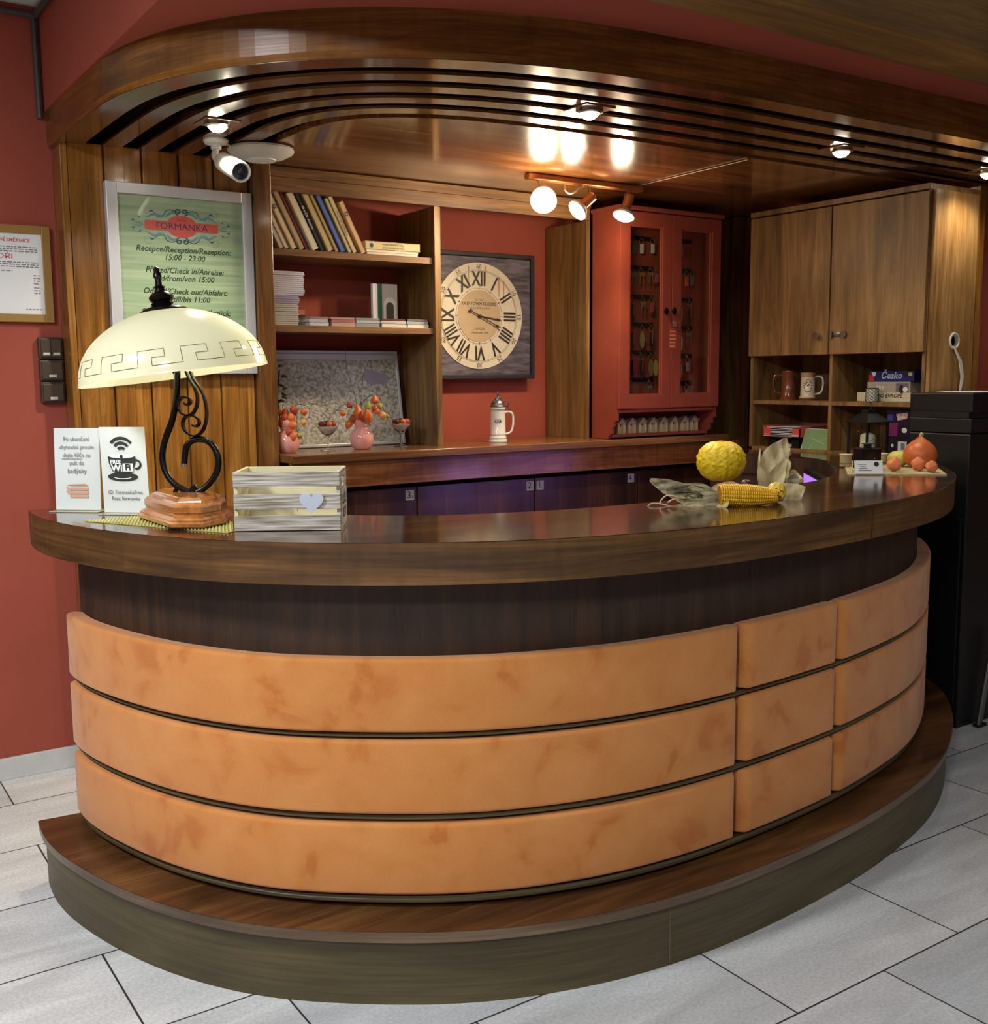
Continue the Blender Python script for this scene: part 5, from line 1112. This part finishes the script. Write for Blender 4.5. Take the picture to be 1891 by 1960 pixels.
lb_ = obj('paper_label', bx((wd+.0005, .03, .012), (wd+.0015, .165, .098)), M['label'], t)
text('KLÍČE', .036, t, (wd+.002, .097, .07), (0, 1, 0), Z_, M['ink'], bold=.0006); text('KEYS', .036, t, (wd+.002, .097, .036), (0, 1, 0), Z_, M['ink'], bold=.0006)
mb = MB(); mb.tube(crom([(wd*.55, -.002, .042), (wd*.56, -.01, .056), (wd*.6, -.008, .058), (wd*.6, -.003, .05)], 4), .0009, 5); obj('twine_loop', mb, M['cream'], t)
# --- autumn decoration
yp = at(1403, 925, z=ZT); pd = depth(yp); pr_ = 46/FPX*(pd+.06)
t = thing('yellow_gourd', 'large warty bright yellow gourd on the counter above the corn cob', 'gourd', (yp.x, yp.y+.06, ZT+.002))
mb = MB(); rows = []; random.seed(3); Hh = .148
for i in range(71):
    f_ = i/70; z = Hh/2*(1-math.cos(PI*f_)); r_ = pr_*math.sin(PI*f_)**.82 if 0 < f_ < 1 else .0004; row = []
    for k in range(144):
        a = 2*PI*k/144; w_ = 1+(.05*abs(math.sin(6.5*a+.5*math.sin(7*f_*PI)))+.055*max(0, math.sin(17*a+3*math.sin(5*f_*PI+a)))**2*max(0, math.sin(15*f_*PI+2*math.sin(3*a)))**1.5+.035*max(0, math.sin(25*a-2*f_))*max(0, math.sin(23*f_*PI+a*5))-.05)*math.sin(PI*f_)**.7
        row.append((r_*w_*math.cos(a), r_*w_*math.sin(a), z-.006*math.exp(-(r_/.02)**2)*(1 if f_ > .5 else -1)))
    rows.append(row)
mb.grid(rows, closed_v=True, caps=True); mb.sm = True; obj('fruit', mb, mat('yellow_skin', (222, 190, 30), .38, noise=.08, nscale=30, bump=.5, bscale=55, bdist=.01), t, ang=120)
mb = MB(); mb.tube([(0, 0, Hh-.012), (.001, .001, Hh+.001)], [.007, .0085], 8); obj('stem_scar', mb, mat('dry_stem', (150, 120, 70), .8), t)
# corn cob
def cob(name, label, p0, p1, R_, col, seed, tip, L0=None, rowsN=16):
    t = thing(name, label, 'corn', p0); p0, p1 = Vector((0, 0, 0)), Vector(p1)-Vector(p0); L_ = (p1-p0).length; q = (p1-p0).to_track_quat('Z', 'Y').to_matrix()
    random.seed(seed); mb = MB(); nr = int(L_/(R_*.21)); pr = lambda f_: R_*min(1, (1.03-f_)**.33*1.22)*(1 if f_ > .06 else .85+2.5*f_)
    core = MB().lathe([(pr(k/20)*.86+.0003, L_*k/20) for k in range(21)], (0, 0, 0), 24, q.to_4x4()); obj('cob', core, mat('cob_core', (150, 104, 20), .7), t)
    for i in range(nr):
        f_ = (i+.5)/nr; r_ = pr(f_)
        for k in range(rowsN):
            a = 2*PI*(k+.0)/rowsN+.15*f_; c_ = q @ Vector((r_*.93*math.cos(a), r_*.93*math.sin(a), L_*f_)); n_ = q @ Vector((math.cos(a), math.sin(a), 0)); tv = q @ Vector((-math.sin(a), math.cos(a), 0)); av_ = q @ Vector((0, 0, 1))
            hw_, hl = r_*PI/rowsN*.92, L_/nr*.46; tp = r_*.12
            base = [c_+tv*sx*hw_+av_*sz*hl for sx, sz in ((-1, -1), (1, -1), (1, 1), (-1, 1))]; top_ = [c_+n_*tp+tv*sx*hw_*.62+av_*sz*hl*.62 for sx, sz in ((-1, -1), (1, -1), (1, 1), (-1, 1))]
            B_ = [mb.bm.verts.new(v) for v in base]; T_ = [mb.bm.verts.new(v) for v in top_]; mb.face(T_); [mb.face([B_[j], B_[(j+1) % 4], T_[(j+1) % 4], T_[j]]) for j in range(4)]
    kk_ = obj('kernels', mb, mat('corn_kernels', col, .32, noise=.12, nscale=80), t, smooth=True, ang=80); kk_['kind'] = 'stuff'
    if tip:
        mb = MB()
        for k in range(26):
            a = random.uniform(0, 2*PI); f_ = random.uniform(.9, 1.02); mb.lathe([(.0002, -.004), (.0035, 0), (.0002, .004)], q @ Vector((pr(min(f_, 1))*1.02*math.cos(a), pr(min(f_, 1))*1.02*math.sin(a), L_*f_)), 6)
        obj('frayed_tip', mb, mat('dark_tip', (92, 74, 40), .8), t)
    return t
c0 = at(1380, 970, z=ZT); dcc = depth(c0)+.0; rr_ = .0315
k0, k1 = atd(1376, 954, dcc+.02), atd(1496, 957, dcc+.03)
k0.z = ZT+rr_+.001; k1.z = ZT+rr_*.85
cob('corn_cob', 'yellow ear of corn lying at the front of the husk decoration', k0, k1, rr_, (232, 180, 36), 4, True)
def leaf(t, pts, ws, m, nm='husk', fold=.35, up=(0, 0, 1), seed=0, wav=.15):
    random.seed(seed); P_ = crom(pts, 6); n = len(P_); mb = MB(); rows = []
    for i, p in enumerate(P_):
        f_ = i/(n-1)*(len(ws)-1); j = min(int(f_), len(ws)-2); w_ = ws[j]+(ws[j+1]-ws[j])*(f_-j)
        tt = (P_[min(i+1, n-1)]-P_[max(i-1, 0)]).normalized(); sd = tt.cross(Vector(up)).normalized(); nn = sd.cross(tt)
        rows.append([p+sd*w_*s_+nn*(fold*w_*abs(s_)**1.5+wav*w_*math.sin(5*s_+i*.8+seed)*.5) for s_ in (-1, -.7, -.4, -.1, .2, .5, .8, 1)])
    rows2 = [[v-Vector((0, 0, .0008)) for v in r_] for r_ in rows]
    mb.grid([r_+r2[::-1] for r_, r2 in zip(rows, rows2)], closed_v=True, caps=True); mb.sm = True
    return obj(nm, mb, m, t, ang=70)
A_ = lambda px_, py_, dd=0: atd(px_, py_, dcc+dd)
nb = -CF
t = thing('corn_husk', 'grey-green dried husk leaves fanning out to the left of the corn cob', 'dried husk', A_(1385, 970), world=True)
leaf(t, [A_(1244, 918, .08), A_(1275, 931, .06), A_(1310, 945, .05), A_(1350, 958, .04), A_(1383, 966, .03)], [.004, .022, .03, .03, .016], M['huskg'], up=nb, seed=1)
leaf(t, [A_(1268, 930, .07), A_(1300, 938, .06), A_(1340, 940, .05), A_(1378, 955, .03)], [.006, .02, .024, .012], M['huskg'], up=nb, seed=2)
DH = ripple('dark_husk', (50, 44, 28), (122, 110, 78), (30, 30, 60), .7)
for sd_, L_ in enumerate(([(1275, 938), (1310, 935), (1345, 938), (1372, 948)], [(1300, 952), (1330, 948), (1360, 952), (1380, 960)], [(1308, 945), (1330, 960), (1352, 968), (1376, 966)], [(1330, 940), (1348, 955), (1368, 950), (1384, 956)])):
    leaf(t, [A_(a_, c_, .035+.006*k) for k, (a_, c_) in enumerate(L_)], [.003, .010, .009, .003], DH if sd_ != 1 else M['huskg'], up=nb, seed=20+sd_, wav=.4)
leaf(t, [A_(1290, 950, .05), A_(1320, 962, .04), A_(1350, 966, .03), A_(1380, 968, .02)], [.004, .014, .018, .012], M['huskg'], up=nb, seed=5)
leaf(t, [A_(1271, 973, .02), A_(1300, 972, .02), A_(1325, 967, .02), A_(1350, 968, .02)], [.004, .011, .011, .004], M['husk'], up=nb, seed=3)
leaf(t, [A_(1378, 962, .02), A_(1386, 966, .0), A_(1392, 970, -.02)], [.026, .02, .004], M['husk'], up=nb, seed=9)
for L_ in ([(1300, 953), (1278, 948), (1265, 958), (1264, 963)], [(1290, 971), (1262, 964), (1244, 965), (1238, 974)], [(1308, 958), (1290, 955), (1278, 962)]):
    mb = MB(); mb.tube(crom([A_(a, b2, .04) for a, b2 in L_], 5), .0022, 6); obj('curled_strand', mb, M['husk'], t)
t = thing('corn_husk', 'pale curved husk leaf between the yellow gourd and the corn cob', 'dried husk', A_(1400, 950, .1), world=True)
leaf(t, [A_(1352, 946, .10), A_(1375, 936, .09), A_(1400, 932, .07), A_(1420, 940, .05), A_(1428, 950, .04)], [.006, .016, .016, .013, .004], M['husk'], up=nb, seed=4)
leaf(t, [A_(1415, 952, .08), A_(1440, 943, .09), A_(1465, 942, .09), A_(1478, 950, .08)], [.006, .012, .012, .006], M['husk'], up=nb, seed=6)
t = thing('corn_husk', 'upright pale dried husk standing to the right of the yellow gourd', 'dried husk', A_(1480, 935, .3), world=True)
hd = .33
leaf(t, [A_(1480, 934, hd), A_(1478, 905, hd), A_(1486, 875, hd+.01), A_(1497, 855, hd+.02), A_(1505, 838, hd+.03)], [.04, .054, .046, .026, .002], M['husk'], up=nb, seed=7, fold=.3, wav=.35)
leaf(t, [A_(1478, 934, hd-.03), A_(1484, 915, hd-.03), A_(1495, 895, hd-.02), A_(1503, 880, hd-.01)], [.03, .028, .016, .003], M['husk'], up=nb, seed=8, fold=.5)
leaf(t, [A_(1458, 930, hd), A_(1456, 905, hd), A_(1453, 880, hd+.01), A_(1455, 858, hd+.02)], [.012, .010, .004, .001], M['husk'], up=nb, seed=10)
t = thing('corn_husk', 'cut pale husk sheath lying behind the upright husk', 'dried husk', A_(1520, 925, .3), world=True)
leaf(t, [A_(1508, 905, hd+.02), A_(1515, 915, hd+.02), A_(1522, 928, hd)], [.02, .026, .03], M['husk'], up=nb, seed=11)
leaf(t, [A_(1512, 912, hd-.02), A_(1518, 920, hd-.02), A_(1512, 928, hd-.03)], [.014, .02, .018], M['huskg'], up=nb, seed=12)
t = thing('corn_husk', 'flat pale husk leaf at the right end of the corn decoration', 'dried husk', A_(1515, 955, .1), world=True)
leaf(t, [A_(1478, 940, .18), A_(1500, 942, .17), A_(1522, 946, .16), A_(1536, 950, .15)], [.012, .028, .032, .03], M['husk'], up=nb, seed=13, fold=.12)
g_ = A_(1480, 947, .09)
t = thing('small_gourd', 'small ribbed yellow gourd just behind the tip of the corn cob', 'gourd', (g_.x, g_.y, ZT+.001))
mb = MB().lathe([(.0278*math.sin(PI*k/20)**.8+.0003, .029-.029*math.cos(PI*k/20)) for k in range(21)], (0, 0, 0), 40, Matrix.Rotation(.5, 4, 'Y'), squash=lambda a, z: 1+.06*abs(math.cos(5*a)))
mz = min(v.co.z for v in mb.bm.verts)
for v in mb.bm.verts: v.co.z -= mz
obj('fruit', mb, mat('striped_yellow', (230, 196, 70), .4), t)
mb = MB(); Rq = Matrix.Rotation(.5, 3, 'Y')
for k in range(10):
    a = 2*PI*(k+.5)/10; mb.tube([Rq @ Vector((.0282*math.sin(PI*j/12)**.8*math.cos(a), .0282*math.sin(PI*j/12)**.8*math.sin(a), .029-.029*math.cos(PI*j/12)))-Vector((0, 0, mz)) for j in range(1, 12)], .0009, 4)
obj('ribs', mb, mat('gourd_rib', (110, 90, 30), .5), t)
g_ = at(1437, 934, z=ZT)
t = thing('chestnut', 'dark brown chestnut on the counter below the yellow gourd', 'chestnut', (g_.x-.0, g_.y+.02, ZT)); obj('nut', MB().lathe([(.019*math.sin(PI*k/12)+.0003, .014-.014*math.cos(PI*k/12)) for k in range(13)], seg=20), BRN, t)
# --- right group
t = thing('bamboo_mat', 'beige bamboo mat at the right end of the counter', 'mat', (2.9, -1.7, ZT), world=True)
mp_ = [at(1612, 884, z=ZT), at(1622, 909, z=ZT), at(1812, 909, z=ZT), at(1786, 893, z=ZT)]; mp_[3] = mp_[0]+(mp_[2]-mp_[1])*.99
obj('backing', MB().prism([(p.x, p.y) for p in mp_], ZT, ZT+.001), mat('bamboo_thread', (150, 136, 96), .8), t)
mb = MB(); strips(mp_, (mp_[1]-mp_[0]), .0062, .0021, mb, ZT+.0026); obj('bamboo_sticks', mb, mat('bamboo', (206, 196, 158), .55), t)
ZM2 = ZT+.0048
def put_at(px_, py_): p = at(px_, py_, z=ZM2); return p
p = put_at(1766, 897)
t = thing('orange_pumpkin', 'orange onion-shaped pumpkin on the bamboo mat beside the copier', 'pumpkin', (p.x+.045, p.y+.045, ZM2)); k_ = .0635/.0635
R1 = 31/FPX*depth(p+Vector((0, .05, 0)))
mb = MB().lathe([(.0005, .002), (.02, 0), (R1*.7, .008), (R1*.93, .025), (R1, .048), (R1*.95, .07), (R1*.78, .09), (R1*.5, .106), (R1*.26, .117), (R1*.13, .124), (.0005, .126)], seg=48, squash=lambda a, z: 1+.015*math.cos(8*a))
obj('fruit', mb, mat('orange_skin', (196, 102, 50), .4, noise=.12, nscale=14, bump=.1, bscale=60), t)
mb = MB(); mb.tube([(0, 0, .122), (-.002, 0, .132), (.004, 0, .138), (.009, 0, .134), (.008, 0, .127)], [.006, .005, .005, .006, .005], 8); obj('stem', mb, mat('pumpkin_stem', (190, 170, 110), .7), t)
p = put_at(1722, 894)
t = thing('green_gourd', 'pale yellow-green round gourd on the bamboo mat left of the orange pumpkin', 'gourd', (p.x+.028, p.y+.028, ZM2)); R1 = 19.5/FPX*depth(p)
obj('fruit', MB().lathe([(R1*math.sin(PI*k/20)**.85+.0003, .032-.032*math.cos(PI*k/20)) for k in range(21)], seg=40, squash=lambda a, z: 1+.03*math.cos(6*a)), mat('lime_skin', (196, 194, 88), .45, noise=.08, nscale=30, bump=.25, bscale=35), t)
for i, (px_, py_, lb, dv) in enumerate(((1709, 903, 'orange lantern husk leftmost of the three on the bamboo mat', (.25, 0, 1)), (1751, 902, 'round orange lantern husk in front of the pumpkin', (.8, .1, .1)), (1776, 905, 'orange lantern husk lying at the right on the bamboo mat', (1, .1, .25)))):
    p = put_at(px_, py_); t = thing('lantern_husk', lb, 'dried flower', p, group='orange lantern husks on the mat')
    mb = lantern_bm(.03 if i < 2 else .025, .062 if i != 1 else .056, None, dv, (0, 0, 0))
    lo = min(v.co.z for v in mb.bm.verts)
    for v in mb.bm.verts: v.co.z -= lo
    obj('husk', mb, mat('husk_peach', (214, 122, 78), .55, noise=.15, nscale=50), t)
    if i == 2:
        mb = lantern_bm(.016, .035, None, (0, 0, 1), (.03, .0, 0)); lo = min(v.co.z for v in mb.bm.verts)
        for v in mb.bm.verts: v.co.z -= lo
        obj('husk_bud', mb, PHY[2], t)
BK_ = mat('birch_bark', (168, 150, 112), .7, noise=.2, nscale=25)
for px_, py_, lb in ((1630, 893, 'birch log candle pot left of the small black lantern'), (1699, 889, 'birch log candle pot half hidden right of the small black lantern')):
    p = put_at(px_, py_); t = thing('log_pot', lb, 'candle pot', (p.x, p.y+.03, ZM2 if px_ < 1690 else ZT+.0005), group='birch log candle pots')
    obj('log', MB().lathe([(.001, 0), (.0235, 0), (.0245, .01), (.024, .045), (.001, .046)], seg=24), BK_, t); obj('wax_top', MB().lathe([(.001, .0462), (.0255, .0462), (.026, .05), (.001, .051)], seg=24), mat('cream_wax', (220, 204, 150), .5), t)
    mb = MB(); mb.tube([(.0252*math.cos(2*PI*k/20), .0252*math.sin(2*PI*k/20), .012) for k in range(21)], .0012, 5); obj('twine', mb, M['doorw'], t)
# small black lantern
p = put_at(1667, 899)
t = thing('small_lantern', 'small square black tin lantern behind the white card', 'lantern', (p.x+.02, p.y+.035, ZM2), math.radians(-30)); hb = .040
obj('housing', MB().box((-hb, -hb, 0), (hb, hb, .080), .001), mat('black_tin', (14, 14, 15), .25), t)
obj('roof_plate', MB().box((-hb-.006, -hb-.006, .080), (hb+.006, hb+.006, .083), .0008), M['black'], t)
obj('chimney', MB().box((-.012, -.012, .083), (.012, .012, .1), .001), M['black'], t); obj('cap', MB().lathe([(.026, .1), (.0255, .1015), (.001, .105)], seg=24), M['black'], t)
mb = MB(); mb.tube(crom([(.03, 0, .084), (.043, 0, .105), (.04, 0, .122), (.02, 0, .118), (-.01, 0, .1), (-.034, 0, .084)], 5), .0012, 6); obj('handle', mb, M['black'], t)
mb = MB(); mb.lathe([(.002, 0), (.002, .002), (.0003, .003)], (.012, -hb, .045), 8, Matrix.Rotation(PI/2, 4, 'X')); obj('knob', mb, M['chrome'], t)
# tall glazed lantern with candle
p = at(1662, 872, z=ZT)
t = thing('glass_lantern', 'tall black-framed glass lantern holding a white pillar candle', 'lantern', (3.33, -1.30, ZT), math.radians(-10))
pr1 = depth((3.33, -1.3, 1.2)); wl = .058; hl = .165
for sx in (-1, 1):
    for sy in (-1, 1): obj('corner_post', MB().box((sx*wl-.005, sy*wl-.005, .012), (sx*wl+.005, sy*wl+.005, hl), .0008), M['black'], t)

obj('base', MB().box((-wl-.008, -wl-.008, 0), (wl+.008, wl+.008, .012), .001), M['black'], t)
rows = [[(sx*r_, sy*r_, z) for sx, sy in ((-1, -1), (1, -1), (1, 1), (-1, 1))] for r_, z in ((wl+.01, hl), (wl+.01, hl+.005), (.03, hl+.04), (.022, hl+.042), (.022, hl+.06))]
obj('roof', MB().grid(rows, closed_v=True, caps=True), M['black'], t)
for a, b2 in (((-wl, -wl-.001, .012), (wl, -wl+.001, hl)), ((-wl, wl-.001, .012), (wl, wl+.001, hl)), ((-wl-.001, -wl, .012), (-wl+.001, wl, hl)), ((wl-.001, -wl, .012), (wl+.001, wl, hl))): obj('glass_pane', bx(a, b2), M['glass'], t)
mb = MB(); mb.tube([(.018*math.cos(a), 0, hl+.075+.018*math.sin(a)) for a in [2*PI*k/20 for k in range(21)]], .0014, 6); obj('ring_handle', mb, M['black'], t)
t = thing('pillar_candle', 'white pillar candle inside the tall glass lantern', 'candle', (3.33, -1.30, ZT+.0125)); obj('wax', MB().lathe([(.001, 0), (.033, 0), (.033, .094), (.027, .101), (.012, .107), (.001, .105)], seg=28), mat('white_wax', (226, 224, 206), .5), t)
mb = MB(); mb.tube([(0, 0, .104), (.001, 0, .113), (.005, 0, .117)], .001, 5); obj('wick', mb, M['ink'], t)
# cards
a, b2 = at(1636, 907, z=ZM2), at(1690, 907, z=ZM2); d = b2-a
t = thing('business_card', 'white printed card with round black logo standing on the bamboo mat', 'card', a, math.atan2(d.y, d.x)); wd = d.length; cH = .052
mb = MB().box((0, 0, 0), (wd, .001, cH), .0001); R = Matrix.Rotation(-.3, 3, 'X')
for v in mb.bm.verts: v.co = R @ v.co
obj('card_front', mb, M['paper'], t); U, V = Vector((1, 0, 0)), R @ Vector((0, 0, 1))
for k, (a_, c_) in enumerate(((.12, .42), (.2, .4), (.16, .46), (.14, .6))):
    mb = MB().box((wd*a_, -.0006, .036-.008*k), (wd*c_, -.0001, .0382-.008*k))
    for v in mb.bm.verts: v.co = R @ v.co
    obj('print_line', mb, mat('grey_ink3', (90, 92, 96), .6), t)
mb = MB(); disc(mb, wd*.78, .038, .0095, .0095, -.0006, .0005, 20)
for v in mb.bm.verts: v.co = R @ v.co
obj('round_logo', mb, M['ink'], t)
obj('holder', MB().box((-.004, .004, 0), (wd+.012, .03, .012), .001), M['glass'], t)
pp = at(1521, 880, z=1.0); 
# ================================================================ CEILING FITTINGS
bar = thing('spotlight_bar', 'copper-coloured ceiling spotlight bar with three lit bulbs', 'light', (2.31, -.53, 2.404), world=True)
obj('bar', MB().box((1.985, -.552, 2.376), (2.638, -.508, 2.4035), .008, seg=3), M['copper'], bar)
dS = depth((2.1, -.53, 2.3))
def spotl(sock_a, sock_b, bc, bdir, r_, arm, facing):
    if sock_a: mb = MB(); A0, B0 = atd(*sock_a), atd(*sock_b); mb.tube([A0, A0.lerp(B0, .15), B0], [.012, .024, .021], 16); obj('lamp_socket', mb, M['copper'], bar)
    mb = MB(); mb.tube(arm, .003, 6); obj('arm', mb, M['chrome'], bar)
    q = Vector(bdir).to_track_quat('Z', 'Y').to_matrix().to_4x4()
    b_ = obj('reflector_bulb', MB().lathe([(.014, -.06), (.016, -.04), (r_*.7, -.02), (r_, -.002), (r_*.97, .006), (r_*.9, .008)], bc, 28, q), M['alu'], bar)
    obj('bulb_face', MB().lathe([(r_*.9, .006), (r_*.7, .014), (r_*.35, .018), (.0005, .019)], bc, 28, q), bulbm, bar)
    spot('spot_lamp', bc+Vector(bdir).normalized()*.03, bdir, 30, (1, .78, .5), 150, .03, .7); point('spot_glow', bc+Vector(bdir).normalized()*.045, 7, (1, .78, .5), .035)
b1 = at(1040, 383, y=-.60); spotl((1040, 372, depth(b1)+.09), (1040, 380, depth(b1)+.05), b1, (CAM-b1).normalized()+Vector((0, 0, -.1)), .058, [(b1.x+.02, -.53, 2.38), (b1.x+.02, -.55, 2.345)], 1)
b2_ = at(1106, 402, y=-.53); d2_ = depth(b2_); spotl((1137, 372, d2_), (1117, 392, d2_), b2_, (b2_-atd(1137, 372, d2_)).normalized()+Vector((0, 0, 0))-CF*.35, .05, [(2.32, -.53, 2.38), (2.33, -.53, 2.34), atd(1125, 380, d2_)], 1)
b3 = at(1194, 412, y=-.53); d3 = depth(b3); spotl((1206, 370, d3), (1199, 397, d3), b3, (b3-atd(1206, 370, d3)).normalized()-CF*.2, .052, [(2.56, -.53, 2.38), (2.56, -.53, 2.33), atd(1204, 378, d3)], 1)
mb = MB(); mb.tube(crom([at(1080, 352, y=-.54), at(1083, 366, y=-.54), at(1095, 370, y=-.54), at(1117, 355, y=-.54)], 5), .004, 7); obj('loop_cable', mb, M['cable'], bar)
mb = MB(); mb.tube([(2.60, -.56, 2.400), (2.576, -1.24, 2.3995)], .0013, 6); tag(obj('ceiling_wire', mb, M['cable']), 'thin pale wire running along the plank ceiling from the spotlight bar', 'wire')
# security camera
cp_ = Vector((.64, -.62, 2.402)); cp_ = at(413, 267, z=2.402)
t = thing('security_camera', 'white bullet security camera hanging from the slatted canopy', 'camera', cp_, world=True); dC = depth(cp_)
obj('mount', MB().lathe([(.044, 0), (.046, -.006), (.04, -.016), (.02, -.02), (.019, -.034), (.013, -.036), (.0005, -.036)], cp_, 32), M['white'], t)
e0 = atd(428, 310, dC-.02); lens = atd(461, 329, dC-.19)
mb = MB(); mb.tube(crom([cp_-Vector((0, 0, .034)), atd(411, 298, dC-.01), atd(418, 308, dC-.02), e0], 5), .012, 12); obj('bracket', mb, M['white'], t)
ax = (lens-e0).normalized(); q = ax.to_track_quat('Z', 'Y').to_matrix().to_4x4(); Lc = (lens-e0).length; st = e0-ax*.0
obj('housing', MB().lathe([(.001, -.01), (.028, -.008), (.034, .0), (.035, Lc*.35), (.0335, Lc*.355), (.0335, Lc*.365), (.0355, Lc*.37), (.036, Lc), (.031, Lc+.002), (.030, Lc-.008), (.001, Lc-.009)], st, 36, q), M['white'], t)
obj('lens', MB().lathe([(.027, Lc-.007), (.027, Lc-.004), (.014, Lc-.003), (.012, Lc+.002), (.0005, Lc+.004)], st, 28, q), mat('lens_black', (40, 40, 44), .15), t)
mb = MB(); mb.tube(crom([cp_+Vector((.03, .02, -.01)), cp_+Vector((.06, .02, -.012)), cp_+Vector((.066, .02, -.045)), atd(437, 302, dC+.02)], 5), .0035, 7); obj('cable', mb, M['cable'], t)
# round white access point
ap = at(499, 283, z=2.402)
t = thing('ceiling_disc', 'round white ceiling access point behind the security camera', 'access point', ap)
obj('shell', MB().lathe([(.08, 0), (.122, -.004), (.125, -.012), (.12, -.02), (.09, -.036), (.055, -.044), (.001, -.045)], seg=44), mat('grey_white_plastic', (200, 198, 194), .4), t)
obj('inner_ring', MB().lathe([(.052, -.0452), (.056, -.0445), (.055, -.048), (.05, -.048)], (0, 0, 0), 36), M['white'], t)
